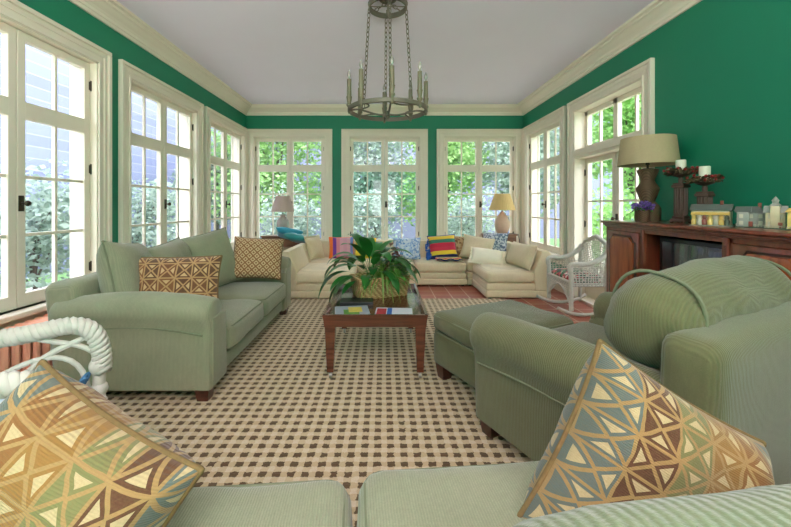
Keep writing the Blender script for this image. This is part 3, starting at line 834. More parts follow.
for i in range(85):
    a = R(random.uniform(0, 360)) if i > 30 else R(random.uniform(200, 340)); e = R(random.uniform(25, 80))
    blade(V, Fc, sp_+Vector((random.uniform(-.02,.02), random.uniform(-.012,.02), 0)), (math.cos(a)*math.cos(e), math.sin(a)*math.cos(e), math.sin(e)), random.uniform(.22, .36), .016, random.uniform(7, 13), 9, .3)
tag(raw('spider_plant', V, Fc, 'spider', None, True), 'grassy variegated spider plant arching over the front of the basket planter', 'plant')
V, Fc = [], []
for i in range(240):
    a = R(random.uniform(0, 360)); e = R(random.uniform(5, 75)); rr_ = random.uniform(.03, .20)
    b_ = Vector((px_+.10, py_+.0, pz)) + Vector((math.cos(a)*math.cos(e)*rr_*.8, math.sin(a)*math.cos(e)*rr_*.8, math.sin(e)*rr_))
    blade(V, Fc, b_, (math.cos(a), math.sin(a), random.uniform(-.2,.8)), random.uniform(.055,.095), .045, 7, 5, .2, .02)
for i in range(16):
    a = R(random.uniform(0, 360)); blade(V, Fc, (px_+.10, py_, pz), (math.cos(a)*.4, math.sin(a)*.4, 1), .1, .006, 3, 5)
tag(raw('ivy_plant', V, Fc, 'ivy', None, True), 'bushy bright green small-leaved plant at the right end of the basket planter', 'plant')
V, Fc = [], []
for i in range(34):
    a = R(random.uniform(0, 360)); t = random.uniform(.0, 1)
    b_ = Vector((px_+.075, py_+.07, pz+.10+.16*t)) + Vector((math.cos(a)*.05, math.sin(a)*.03, 0))
    blade(V, Fc, b_, (math.cos(a), math.sin(a)*.6, random.uniform(-.3,.5)), random.uniform(.06,.09), .06, 7, 6, .2, .02)
for i in range(5): blade(V, Fc, (px_+.075, py_+.07, pz), (random.uniform(-.2,.2), random.uniform(-.2,.2), 1), .25, .008, 1, 6)
tag(raw('begonia', V, Fc, 'begonia', None, True), 'bronze-red leaved begonia rising at the back of the basket planter', 'plant')

# ------------------------------------------------------------------ cream sectional sofa
def section(label, x0, x1, y0, y1, faces, corner=None, seat=.325, rot=0):
    """one unit of the sectional; faces: direction the sitter looks; corner: second side with a back"""
    cx, cy = (x0+x1)/2, (y0+y1)/2; hx, hy = (x1-x0)/2, (y1-y0)/2
    o = thing('sectional_section', label, 'sofa section', (cx, cy, 0), R(rot), 'cream sectional sofa units')
    bm = BM(); bb(bm, -hx, hx, -hy, hy, .016, .105, .02, 3); bb(bm, -hx+.004, hx-.004, -hy+.004, hy-.004, .10, .185, .022, 3)
    obj('plinth', bm, 'beige', o)
    bt = .16; backs = [faces] + ([corner] if corner else [])
    sx0, sx1, sy0, sy1 = -hx, hx, -hy, hy
    for d in backs:
        if d == '+x': sx0 = -hx+bt-.03
        if d == '-x': sx1 = hx-bt+.03
        if d == '-y': sy1 = hy-bt+.03
    bm = BM(); cushion(bm, ((sx0+sx1)/2, (sy0+sy1)/2, (seat+.185)/2), (sx1-sx0-.008, sy1-sy0-.008, seat-.185), .045, .018, .004, 11, None, cx)
    sc = obj('seat_cushion', bm, 'beige', o, angle=180)
    bm = BM(); tube(bm, [q+Vector(((sx0+sx1)/2, (sy0+sy1)/2, 0)) for q in rrect((sx1-sx0)/2-.012, (sy1-sy0)/2-.012, .04, seat-.03)], .006, 6, closed=True); obj('piping', bm, 'beige2', sc)
    for d in backs:
        bm = BM(); bz = .57
        if d in ('+x', '-x'):
            s = -1 if d == '+x' else 1
            y0_, y1_ = -hy, hy
            prism(bm, [(s*hx, .1), (s*(hx+.035), bz-.03), (s*(hx+.0), bz), (s*(hx-.07), bz-.005), (s*(hx-bt), seat), (s*(hx-bt), .1)], y0_, y1_, 'y', .015)
        else:
            s = 1
            prism(bm, [(s*hy, .1), (s*(hy+.03), bz-.03), (s*hy, bz), (s*(hy-.07), bz-.005), (s*(hy-bt), seat), (s*(hy-bt), .1)], -hx, hx, 'x', .015)
        obj('backrest', bm, 'beige', o, angle=35)
    for sx in (-1, 1):
        for sy in (-1, 1):
            bm = BM(); taper_leg(bm, sx*(hx-.05), sy*(hy-.05), 0, .04, .02, .018); obj('foot', bm, 'blk', o, smooth=False)
    return o
section('cream sectional unit at the left end, nearest the sage sofa', -1.18, -.36, 4.27, 5.0, '+x')
section('cream sectional corner unit beside the left lamp table', -1.18, -.38, 5.005, 5.62, '+x', '-y')
section('cream sectional unit in the middle, behind the basket planter', -.375, .42, 4.98, 5.62, '-y')
section('cream sectional unit holding the rainbow striped pillow', .425, 1.13, 4.98, 5.62, '-y')
section('cream sectional corner unit in front of the right lamp table', 1.135, 1.86, 5.005, 5.62, '-x', '-y')
section('cream sectional unit at the right end, nearest the white wicker rocker', 1.20, 1.93, 4.30, 5.0, '-x')

def tp(name, w, h, t, mat, x, y, z, rx, rz, label, pipe=None, fringe=None, ry=0, seed=1, cat='pillow'):
    o = pillow(name, w, h, t, mat, pipe, 14, .006, .07, seed, None, .006, fringe=fringe)
    place(o, x, y, z, rx, ry, rz); return tag(o, label, cat, 'pillows on the sectional')
tp('throw_pillow', .30, .31, .12, 'beige2', -.99, 5.24, .50, -18, 62, 'cream fringed pillow at the left back corner of the sectional', 'beige2', 'beige2', 0, 2)
tp('throw_pillow', .36, .32, .12, 'multi_pil', -.62, 5.34, .485, -16, 8, 'orange, purple and pink patchwork pillow left of the plant', 'multi_pil', None, 0, 3)
tp('throw_pillow', .30, .30, .11, 'yel_pil', -.27, 5.36, .475, -16, -4, 'bright yellow pillow behind the peace lily', 'yel_pil', None, 0, 4)
tp('throw_pillow', .40, .32, .13, 'blue_pil', .33, 5.33, .475, -18, -3, 'blue and white printed pillow right of the plant', 'blue_pil', None, 0, 5)
tp('throw_pillow', .34, .34, .13, 'brown_pil', 1.15, 5.34, .49, -18, -6, 'brown leaf-print pillow right of the rainbow pillow', 'brown_pil', None, 0, 7)
tp('throw_pillow', .44, .34, .15, 'beige2', 1.33, 5.23, .50, -26, -22, 'plain cream pillow leaning behind the ruffled white one', 'beige2', None, 8, 8)
tp('throw_pillow', .36, .34, .13, 'bluegrey_pil', 1.60, 5.30, .545, -22, -34, 'slate and white printed pillow in the right back corner of the sectional', 'bluegrey_pil', None, 0, 9)
tp('throw_pillow', .42, .26, .14, 'ivory', 1.38, 4.88, .42, -52, -18, 'small white pillow with ruffled edge lying on the right corner seat', 'ivory', 'ivory', 6, 10)
tp('throw_pillow', .56, .30, .15, 'beige2', 1.71, 4.57, .485, -20, -82, 'long plain cream bolster pillow against the right end back', 'beige2', None, 0, 11)
# rainbow striped pillow with blue yarn
o = tp('knitted_pillow', .40, .36, .14, 'stripe_pil', .84, 5.25, .505, -20, 4, 'rainbow striped knitted pillow with blue yarn at its side', 'stripe_pil', None, -4, 6)
bm = BM()
for i in range(26):
    t = random.random(); x = -.2-random.uniform(0, .05); z = -.15+.3*t
    tube(bm, [(-.17, random.uniform(-.03,.03), z+.02), (x, random.uniform(-.05,.04), z), (x-.01, random.uniform(-.05,.02), z-.06)], .009, 5)
obj('tassel_fringe', bm, 'fringe_blue', o)
# folded end of the striped throw on the seat
bm = BM(); uvl = bm.loops.layers.uv.new('UVMap'); n1, n2 = 14, 6; g = {}
for i in range(n1+1):
    for j in range(n2+1):
        u, v = i/n1, j/n2; g[i, j] = bm.verts.new((.72+.34*u+.01*math.sin(9*v), 5.0+.16*v, .36+.012*math.sin(14*u)*(1-v)+.012*v))
for i in range(n1):
    for j in range(n2):
        f = bm.faces.new((g[i,j], g[i+1,j], g[i+1,j+1], g[i,j+1]))
        for lp, (a, b) in zip(f.loops, ((i,j), (i+1,j), (i+1,j+1), (i,j+1))): lp[uvl].uv = (a/n1, .08+.85*b/n2)
o = obj('folded_throw', bm, 'stripe_pil', None, angle=180); sm = o.modifiers.new('thick', 'SOLIDIFY'); sm.thickness = .016; sm.offset = 0
tag(o, 'small rainbow striped knitted throw folded flat in front of the striped pillow', 'throw')
# teal pillows tumbled over the left back
tp('throw_pillow', .40, .36, .12, 'teal', -1.42, 5.53, .675, 66, 8, 'teal satin pillow tumbled on top beside the left lamp', None, None, 10, 12)
tp('throw_pillow', .36, .30, .11, 'teal2', -1.24, 5.30, .625, 74, -12, 'sea-green satin pillow lying lower, in front of the teal one', None, None, 8, 13)

# ------------------------------------------------------------------ end tables and lamps at the back
def end_table(x0, x1, y0, y1, z, label):
    o = thing('end_table', label, 'table', ((x0+x1)/2, (y0+y1)/2, 0), 0, 'wooden end tables')
    hx, hy = (x1-x0)/2, (y1-y0)/2
    bm = BM(); bb(bm, -hx, hx, -hy, hy, z-.025, z, .006); obj('tabletop', bm, 'endwood', o, smooth=False)
    bm = BM(); bb(bm, -hx+.02, hx-.02, -hy+.015, hy-.015, z-.17, z-.025); obj('apron', bm, 'endwood', o, smooth=False)
    bm = BM(); bb(bm, -hx+.05, hx-.05, -hy+.004, -hy+.02, z-.155, z-.04, .004); dr = obj('drawer', bm, 'endwood', o, smooth=False)
    bm = BM(); sphere(bm, (0, -hy-.008, z-.1), .013); obj('knob', bm, 'brassdark', dr)
    for sx in (-1, 1):
        for sy in (-1, 1):
            bm = BM(); taper_leg(bm, sx*(hx-.045), sy*(hy-.04), 0, z-.03, .024, .016); obj('leg', bm, 'endwood', o, smooth=False)
end_table(-1.92, -1.30, 5.68, 5.92, .63, 'wooden end table in the left back corner under the ivory-shaded lamp')
end_table(1.56, 2.08, 5.68, 5.92, .655, 'wooden end table in the right back corner under the honey-shaded lamp')
def table_lamp(x, y, z, prof, bmat, r0, r1, z0, z1, smat, label, pleat=0, group=None):
    o = thing('table_lamp', label, 'lamp', (x, y, z), 0, group)
    bm = BM(); lathe(bm, prof, 28); obj('base', bm, bmat, o)
    bm = BM(); zt = prof[-1][1]; tube(bm, [(0,0,zt-.01), (0,0,z0+.06)], .008, 10); tube(bm, [(0,0,z0+.0), (0,0,z0+.05)], .014, 12)
    lathe(bm, [(.004, z1), (.008, z1+.012), (.003, z1+.028)], 10)
    for a in range(3): tube(bm, [(0,0,z1-.004), (math.cos(a*2.09)*r1*.97, math.sin(a*2.09)*r1*.97, z1-.01)], .003, 5)
    tube(bm, [(0,0,z0+.05), (0,0,z1)], .003, 6)
    obj('stem', bm, 'brassdark', o)
    bm = BM(); seg = 72 if pleat else 40; rings = []
    for (r, zz) in ((r0, z0), (r0*.98+r1*.02, z0+.008), ((r0+r1)/2, (z0+z1)/2), (r1, z1), (r1-.004, z1), ((r0+r1)/2-.004, (z0+z1)/2), (r0-.004, z0)):
        rings.append([bm.verts.new(((r*(1+pleat*(k % 2)))*math.cos(2*PI*k/seg), (r*(1+pleat*(k % 2)))*math.sin(2*PI*k/seg), zz)) for k in range(seg)])
    for a, b in zip(rings, rings[1:]+rings[:1]):
        for k in range(seg): bm.faces.new((a[k], a[(k+1) % seg], b[(k+1) % seg], b[k]))
    obj('lamp_shade', bm, smat, o, smooth=not pleat)
    return o
table_lamp(-1.60, 5.79, .63, [(.06,0), (.062,.012), (.045,.02), (.05,.05), (.085,.13), (.095,.19), (.085,.24), (.045,.285), (.035,.30), (.042,.315), (.03,.33)], 'lamp_white', .175, .105, .375, .625, 'shade_white', 'white ceramic table lamp with pleated ivory shade in the left back corner', .02, 'table lamps')
table_lamp(1.87, 5.79, .655, [(.065,0), (.075,.01), (.10,.06), (.118,.13), (.115,.19), (.085,.26), (.045,.315), (.03,.335), (.028,.35)], 'lamp_pink', .20, .115, .375, .63, 'shade_tan', 'blush ceramic table lamp with honey pleated shade in the right back corner', .02, 'table lamps')
bm = BM(); tube(bm, [(1.95, 5.76, .664), (2.03, 5.72, .662), (2.09, 5.70, .655), (2.11, 5.69, .55), (2.12, 5.72, .2), (2.13, 5.85, .02)], .004, 6)
tag(obj('lamp_cord', bm, 'blk'), 'thin dark lamp cord trailing off the right end table', 'cord')

# ------------------------------------------------------------------ mahogany cabinet (faces -X)
CX, CY0, CY1, CZ = 1.83, 1.53, 3.01, .985
cb = thing('media_cabinet', 'long red mahogany media cabinet against the green right wall', 'cabinet', (CX, (CY0+CY1)/2, 0), R(-90))
# local: x -> world -Y, y -> world +X ; front at y=0, x=-.755 is the far (window) end
W2 = (CY1-CY0)/2; DP = XR-.01-CX
bm = BM()
n0, n1 = -W2+.39, W2-.39
bb(bm, -W2, -W2+.02, .0, DP, .06, CZ-.035); bb(bm, W2-.02, W2, 0, DP, .06, CZ-.035)
bb(bm, n0-.0, n0+.022, 0.0, DP, .06, CZ-.035); bb(bm, n1-.022, n1, 0.0, DP, .06, CZ-.035)
bb(bm, -W2, W2, DP-.015, DP, .06, CZ-.035); bb(bm, -W2, W2, .01, DP, .06, .085)
bb(bm, n0, n1, .01, DP-.01, .30, .325); bb(bm, -W2, W2, 0, .03, CZ-.075, CZ-.035); bb(bm, -W2, W2, .0, .03, .06, .1)
obj('carcass', bm, 'cabwood', cb, smooth=False)
bm = BM(); bb(bm, -W2-.03, W2+.03, -.035, DP, CZ-.022, CZ, .007, 3); bb(bm, -W2-.018, W2+.018, -.022, DP, CZ-.038, CZ-.022, .005); bb(bm, -W2-.008, W2+.008, -.01, DP, CZ-.05, CZ-.037, .004); obj('top', bm, 'cabwood', cb)
bm = BM(); bb(bm, -W2-.015, W2+.015, -.02, DP, 0, .07, .008); obj('plinth', bm, 'cabwood', cb)
for xa in (n0+.02, n1-.05):
    bm = BM(); bb(bm, xa, xa+.03, -.012, .02, .09, CZ-.05, .004)
    for q in (.006, .015, .024): tube(bm, [(xa+q, -.013, .12), (xa+q, -.013, CZ-.09)], .003, 6)
    obj('pilaster', bm, 'cabwood', cb)
def notch_panel(x0, x1, z0, z1, c=.035):
    return [(x0, z0), (x1, z0), (x1, z1-c), (x1-c*.45, z1-c), (x1-c*1.15, z1), (x0+c*1.15, z1), (x0+c*.45, z1-c), (x0, z1-c)]
for s in (-1, 1):
    xa, xb = (-W2+.022, n0-.004) if s < 0 else (n1+.004, W2-.022)
    for (za, zb, nm) in ((.36, CZ-.078, 'door'), (.10, .35, 'lower_door')):
        bm = BM(); bb(bm, xa, xb, -.006, .014, za, zb, .004); d = obj(nm, bm, 'cabwood', cb)
        bm = BM(); prism(bm, notch_panel(xa+.045, xb-.045, za+.045, zb-.04), -.004, -.018, 'y', .006); obj('panel', bm, 'cabpanel', d, angle=30)
        bm = BM(); op = notch_panel(xa+.034, xb-.034, za+.034, zb-.03, .04); tube(bm, [(p[0], -.008, p[1]) for p in op], .006, 6, closed=True); obj('moulding', bm, 'cabdark', d)
        bm = BM(); kx = xb-.02 if s < 0 else xa+.02
        tube(bm, [(kx, -.006, (za+zb)/2-.03), (kx, -.018, (za+zb)/2-.02), (kx, -.018, (za+zb)/2+.02), (kx, -.006, (za+zb)/2+.03)], .004, 6); obj('handle', bm, 'brassdark', d)
bm = BM(); bb(bm, n0+.03, n1-.03, .06, .07, .325, CZ-.05); 
bm.free()
tvx = (n0+n1)/2
tv = thing('television', 'black television set inside the middle bay of the mahogany cabinet', 'television', (CX+.10, (CY0+CY1)/2, .326), R(-90))
bm = BM(); bb(bm, -.30, .30, 0.0, .06, .02, .565, .012, 3); bb(bm, -.22, .22, .05, .25, .06, .5, .03, 3); bb(bm, -.18, .18, .0, .2, 0, .03, .008); obj('casing', bm, 'blk', tv)
bm = BM(); bb(bm, -.265, .265, -.006, .004, .075, .535, .004); obj('screen', bm, 'screen', tv)

# things on the cabinet top
zc = CZ
lp = table_lamp(2.06, 2.86, zc, [(.082,0), (.086,.01), (.086,.10), (.074,.125), (.048,.15), (.048,.16), (.06,.19), (.076,.24), (.078,.255), (.05,.30), (.046,.315), (.05,.33), (.070,.385), (.072,.40), (.03,.41)], 'basketry', .203, .18, .437, .648, 'shade_big', 'large table lamp with stacked woven base and wide putty drum shade on the cabinet', 0, 'table lamps')
fl = thing('flower_pot', 'little pot of purple flowers in front of the woven lamp base', 'flowers', (1.955, 2.755, zc))
bm = BM(); lathe(bm, [(.03,0), (.042,.085), (.045,.09), (.038,.09), (.034,.07)], 18); obj('pot', bm, 'basketry', fl)
def leaf_cloud(n, fn, size, wid):
    V, Fc = [], []
    for i in range(n):
        p = fn(); a = random.uniform(0, 2*PI); e = random.uniform(-.6, .9)
        d = Vector((math.cos(a)*math.cos(e), math.sin(a)*math.cos(e), math.sin(e))); s = d.cross(Vector((random.uniform(-1,1), random.uniform(-1,1), random.uniform(-1,1)))).normalized()
        L = size*random.uniform(.6, 1.3); w = L*wid; b = len(V)
        V += [tuple(p-d*L*.5), tuple(p+s*w*.5), tuple(p+d*L*.5), tuple(p-s*w*.5)]; Fc.append((b, b+1, b+2, b+3))
    return V, Fc
def ball(c, r, rx=1, ry=1, rz=1):
    def f():
        while True:
            v = Vector((random.uniform(-1,1), random.uniform(-1,1), random.uniform(-1,1)))
            if v.length <= 1: return Vector((c[0]+v.x*r*rx, c[1]+v.y*r*ry, c[2]+v.z*r*rz))
    return f
raw('blossom', *leaf_cloud(150, ball((0,0,.115), .075, 1, 1, .5), .028, .8), 'purple', fl)
raw('foliage', *leaf_cloud(90, ball((0,0,.10), .07, 1, 1, .4), .03, .4), 'ivy', fl)

def candle_set(x, y, hcol, hc, label, wl, cl):
    o = thing('candle_holder', label, 'candle holder', (x, y, zc), R(20), 'carved candle holders')
    bm = BM()
    for a in range(4):
        q = R(45+90*a); sphere(bm, (math.cos(q)*.052, math.sin(q)*.052, .008), .014, 1, 1, .6)
    bb(bm, -.045, .045, -.045, .045, .008, .03, .006); bb(bm, -.038, .038, -.038, .038, .03, .05, .008)
    bb(bm, -.03, .03, -.03, .03, .045, hcol-.035, .004)
    bb(bm, -.04, .04, -.04, .04, hcol-.04, hcol-.02, .006); bb(bm, -.034, .034, -.034, .034, hcol-.022, hcol-.008, .004)
    lathe(bm, [(.014, hcol-.01), (.016, hcol+.02), (.012, hcol+.03), (.05, hcol+.045), (.055, hcol+.055), (.0005, hcol+.05)], 20)
    obj('column', bm, 'carved', o)
    bm = BM()
    for sx, sy in ((1,0), (-1,0), (0,1), (0,-1)):
        for q in (-.016, 0, .016): tube(bm, [(sx*.031+(q if sx == 0 else 0), sy*.031+(q if sy == 0 else 0), .055), (sx*.031+(q if sx == 0 else 0), sy*.031+(q if sy == 0 else 0), hcol-.045)], .005, 6)
    obj('fluting', bm, 'carved', o)
    zz = zc+hcol+.052
    c = thing('pillar_candle', cl, 'candle', (x, y, zz), 0, 'ivory pillar candles')
    bm = BM(); lathe(bm, [(.029,0), (.030,.01), (.030,hc-.004), (.027,hc), (.015,hc-.004), (.0005,hc-.004)], 24); obj('wax', bm, 'wax', c)
    bm = BM(); tube(bm, [(0,0,hc-.006), (.002,0,hc+.008)], .0015, 5); obj('wick', bm, 'blk', c)
    w = thing('candle_wreath', wl, 'wreath', (x, y, zz), 0, 'berry wreaths')
    def ringp():
        a = random.uniform(0, 2*PI); r = .068+random.uniform(-.02,.026); return Vector((r*math.cos(a), r*math.sin(a), .02+random.uniform(-.018,.02)))
    raw('foliage', *leaf_cloud(170, ringp, .042, .4), 'wreathleaf', w)
    bm = BM(); tube(bm, [(.06*math.cos(2*PI*k/24), .06*math.sin(2*PI*k/24), .014) for k in range(24)], .007, 6, closed=True); obj('twig_ring', bm, 'trunk', w)
    for i in range(22):
        p = ringp(); bm = BM(); sphere(bm, p+Vector((0,0,.008)), .009, u=8, v=6); obj('berry', bm, 'berry', w)
candle_set(2.06, 2.54, .285, .10, 'taller carved brown candle holder next to the big lamp', 'berry wreath round the candle nearest the big lamp', 'ivory pillar candle standing highest, nearest the big lamp')
candle_set(2.09, 2.385, .22, .105, 'shorter carved brown candle holder behind the porcelain toy shop', 'red berry wreath round the lower right candle', 'ivory pillar candle on the shorter right holder')

for nm, c in (('porcelain_cream', (206,192,156)), ('porcelain_yellow', (226,200,120)), ('porcelain_grey', (150,152,142)), ('porcelain_green', (74,86,66)), ('porcelain_white', (196,190,168)), ('porcelain_red', (140,74,60)), ('porcelain_roof', (92,98,92)), ('porcelain_gold', (212,176,92))):
    M[nm] = plain(nm, srgb(*c), .3, .15, 40)
def mini_house(label, x, y, rz, w, d, h, wall_m, roof_m, style):
    """little porcelain building facing local -y"""
    o = thing('house_ornament', label, 'ornament', (x, y, zc), R(rz), 'porcelain village houses')
    bm = BM(); bb(bm, -w/2-.008, w/2+.008, -d/2-.012, d/2+.006, 0, .007, .002); obj('base', bm, 'porcelain_green' if style != 'shop' else 'porcelain_grey', o)
    bm = BM(); bb(bm, -w/2, w/2, -d/2, d/2, .006, h, .002)
    if style == 'tower': bb(bm, -.018, .018, -d/2-.008, -d/2+.03, .006, h+.035, .002)
    if style == 'wing': bb(bm, -w/2-.0, -w/2+w*.45, -d/2-.02, d/2-.01, .006, h*1.05, .002)
    obj('walls', bm, wall_m, o)
    bm = BM(); e = .008; rh = h*.42
    def gable(x0, x1, y0, y1, z, rh):
        prism(bm, [(y0, z), (y1, z), ((y0+y1)/2, z+rh)], x0, x1, 'x', 0)
    def hip(x0, x1, y0, y1, z, rh, k=.3):
        lo = [bm.verts.new(q) for q in ((x0,y0,z), (x1,y0,z), (x1,y1,z), (x0,y1,z))]; dx, dy = (x1-x0)*k, (y1-y0)*k
        hi = [bm.verts.new(q) for q in ((x0+dx,y0+dy,z+rh), (x1-dx,y0+dy,z+rh), (x1-dx,y1-dy,z+rh), (x0+dx,y1-dy,z+rh))]
        bm.faces.new(lo[::-1]); bm.faces.new(hi)
        for i in range(4): bm.faces.new((lo[i], lo[(i+1) % 4], hi[(i+1) % 4], hi[i]))
    if style == 'shop': gable(-w/2-e, w/2+e, -d/2-e, d/2+e, h, rh)
    elif style == 'tower':
        gable(-w/2-e, w/2+e, -d/2-e, d/2+e, h, rh); hip(-.022, .022, -d/2-.012, -d/2+.034, h+.035, .012, .2); lathe(bm, [(.012, h+.046), (.012, h+.06), (.015, h+.062), (.008, h+.075), (.001, h+.085)], 10, (0, -d/2+.011, 0))
    elif style == 'wing':
        hip(-w/2-e, w/2+e, -d/2-e, d/2+e, h, rh, .28); gable(-w/2-e, -w/2+w*.45+e, -d/2-.024, d/2-.01, h*1.05, rh*.9)
    else:
        prism(bm, [(-w/2-e, h), (w/2+e, h), (w/2-.005, h+rh*.5), (w*.2, h+rh*.62), (w*.12, h+rh*1.1), (0, h+rh*1.3), (-w*.12, h+rh*1.1), (-w*.2, h+rh*.62), (-w/2+.005, h+rh*.5)], -d/2-e, d/2+e, 'y')
    obj('roof', bm, roof_m, o, smooth=False)
    if style in ('wing', 'shop'):
        bm = BM(); bb(bm, w*.22, w*.22+.014, -.006, .008, h, h+rh+.02); obj('chimney', bm, 'porcelain_red', o, smooth=False)
    n = max(2, int(w/.034))
    for r_ in range(2 if h > .055 else 1):
        for i in range(n):
            xx = -w/2+w*(i+.5)/n; z0 = .016+r_*h*.45
            if r_ == 0 and i == n//2:
                bm = BM(); bb(bm, xx-.008, xx+.008, -d/2-.0225 if style == 'wing' else -d/2-.010, -d/2, .007, .035, .001); obj('front_door', bm, 'porcelain_red', o, smooth=False); continue
            bm = BM(); bb(bm, xx-.008, xx+.008, -d/2-(.022 if style == 'wing' and xx < -.05*w else .003), -d/2, z0, z0+h*.26, .001); f = obj('window', bm, 'porcelain_white' if wall_m != 'porcelain_white' else 'porcelain_grey', o, smooth=False)
    if style == 'shop':
        for i, (xx, m) in enumerate(((-.075,'porcelain_gold'), (-.05,'porcelain_white'), (-.025,'porcelain_red'), (0,'porcelain_yellow'), (.025,'porcelain_white'), (.05,'porcelain_gold'), (.075,'porcelain_green'))):
            bm = BM(); lathe(bm, [(.012,.007), (.014,.03), (.008,.042), (.011,.05), (.009,.062), (.001,.068)], 10, (xx, -d/2-.004, 0)); obj('figure', bm, m, o)
    if style == 'shop':
        bm = BM(); prism(bm, [(-d/2-.02, h*.72), (-d/2, h*.9), (-d/2, h*.72)], -w/2, w/2, 'x'); obj('awning', bm, 'porcelain_gold', o, smooth=False)
    else:
        bm = BM()
        for i in range(int(w/.012)+1): bb(bm, -w/2+i*.012-.0015, -w/2+i*.012+.0015, -d/2-.013, -d/2-.010, .006, .02)
        bb(bm, -w/2, w/2, -d/2-.013, -d/2-.010, .014, .017); obj('fence', bm, 'porcelain_white', o, smooth=False)
    return o
mini_house('porcelain toy shop with grey roof and bright figures in front of the candles', 1.97, 2.20, -52, .175, .08, .092, 'porcelain_cream', 'porcelain_roof', 'shop')
mini_house('tiny dark green porcelain house just right of the toy shop', 2.08, 2.12, -52, .05, .04, .045, 'porcelain_green', 'porcelain_roof', 'plain')
mini_house('grey and white porcelain villa with gabled wing', 2.04, 2.03, -52, .11, .05, .082, 'porcelain_grey', 'porcelain_roof', 'wing')
mini_house('cream porcelain church-like house with a small tower', 2.04, 1.905, -52, .072, .05, .085, 'porcelain_cream', 'porcelain_grey', 'tower')
mini_house('yellow porcelain house with curved gable at the right edge', 2.04, 1.79, -52, .088, .05, .09, 'porcelain_yellow', 'porcelain_gold', 'curved')

# ------------------------------------------------------------------ wicker
def braid(bm, pts, r, strands=4, turns=20, sr=None, n=160, seg=6):
    pts = [Vector(p) for p in pts]
    # resample
    L = [0]
    for a, b in zip(pts, pts[1:]): L.append(L[-1]+(b-a).length)
    res = []
    for i in range(n+1):
        d = L[-1]*i/n; k = 0
        while k < len(L)-2 and L[k+1] < d: k += 1
        res.append(pts[k].lerp(pts[k+1], (d-L[k])/max(1e-9, L[k+1]-L[k])))
    for _ in range(4): res = [res[0]] + [(res[i-1]+res[i]*2+res[i+1])/4 for i in range(1, n)] + [res[-1]]
    fr = frames(res); sr = sr or r*.62
    for s in range(strands):
        q = []
        for i in range(n+1):
            a = 2*PI*(turns*i/n+s/strands); q.append(res[i]+(fr[i][0]*math.cos(a)+fr[i][1]*math.sin(a))*(r-sr))
        tube(bm, q, sr, seg)
def arc(c, r, a0, a1, ux, uz, n=14):
    return [Vector(c)+Vector(ux)*(r*math.cos(R(a0+(a1-a0)*i/n)))+Vector(uz)*(r*math.sin(R(a0+(a1-a0)*i/n))) for i in range(n+1)]
def bez(a, b, c, d, n=14):
    a, b, c, d = map(Vector, (a, b, c, d))
    return [a*(1-t)**3+b*3*t*(1-t)**2+c*3*t*t*(1-t)+d*t**3 for t in [i/n for i in range(n+1)]]

# near wicker armchair, left edge; local x forward (world +X), y left (world +Y)
wc = thing('wicker_armchair', 'white wicker armchair with pale blue seat at the left edge beside the sofa', 'armchair', (-1.28, 1.08, 0), R(27))
AH = .64
for s, hy in ((1, .27), (-1, -.25)):
    bm = BM()
    path = bez((-.42, hy, AH+.06), (-.2, hy, AH-.015), (.0, hy, AH-.03), (.16, hy, AH), 14) + bez((.16, hy, AH), (.285, hy, AH+.02), (.315, hy, AH-.05), (.31, hy, AH-.19), 10)[1:]
    braid(bm, path, .035, 3, 15, .0165, 260)
    a = obj('arm', bm, 'wickerp', wc, angle=180)
    bm = BM()
    tube(bm, bez((.285, hy, AH-.03), (.20, hy, AH-.10), (.06, hy, AH-.05), (.03, hy, AH-.36), 14), .011, 8)
    tube(bm, bez((-.26, hy, AH-.02), (-.14, hy, AH-.10), (-.03, hy, AH-.05), (.0, hy, AH-.36), 14), .011, 8)
    tube(bm, bez((.27, hy, .33), (.27, hy, AH-.02), (.05, hy, AH-.08), (-.12, hy, AH-.26), 16), .010, 8)
    tube(bm, bez((.29, hy, AH-.12), (.24, hy, AH-.06), (.16, hy, AH-.06), (.1, hy, AH-.025), 12), .010, 8)
    tube(bm, bez((-.38, hy, AH+.02), (-.36, hy, AH-.1), (-.32, hy, AH-.2), (-.30, hy, .36), 12), .012, 8)
    obj('scrollwork', bm, 'wickerp', a)
    bm = BM(); tube(bm, [(.30, hy, 0.012), (.30, hy, .2), (.302, hy, .5)], .022, 10); sphere(bm, (.302, hy, .47), .036, 1, 1, 1.1); sphere(bm, (.302, hy, .38), .03); obj('front_leg', bm, 'wickerp', wc)
    bm = BM(); tube(bm, [(-.38, hy, 0), (-.38, hy, .5), (-.42, hy, AH+.06)], .02, 10); obj('rear_leg', bm, 'wickerp', wc)
bm = BM(); bb(bm, -.38, .31, -.25, .27, .32, .345, .008); obj('seat_deck', bm, 'wicker', wc)
bm = BM()
for (a, b) in (((-.38,-.25,.335), (.31,-.25,.335)), ((.31,-.25,.335), (.31,.27,.335)), ((.31,.27,.335), (-.38,.27,.335))): braid(bm, [a, b], .022, 3, 16, .015, 60)
obj('seat_rail', bm, 'wickerp', wc)
bm = BM(); prism(bm, [(-.26,.33), (.28,.33), (.33,.8), (.26,1.0), (.01,1.06), (-.24,1.0), (-.31,.8)], -.40, -.43, 'x', .008)
bk = obj('backrest', bm, 'wicker', wc)
bm = BM(); braid(bm, [(-.415,-.26,.35), (-.415,-.31,.8), (-.415,-.24,1.0), (-.415,.01,1.06), (-.415,.26,1.0), (-.415,.33,.8), (-.415,.28,.35)], .026, 4, 30, .018, 150); obj('back_rim', bm, 'wickerp', bk, angle=180)
bm = BM(); cushion(bm, (-.04, .01, .40), (.62, .46, .10), .045, .015, .004, 10, None, 31); cs = obj('seat_cushion', bm, 'paleblue', wc, angle=180)
bm = BM(); tube(bm, rrect(.3, .22, .05, .385), .007, 6, closed=True)
for v in bm.verts: v.co += Vector((-.04, .01, .0))
obj('piping', bm, 'wickerp', cs)
bm = BM()
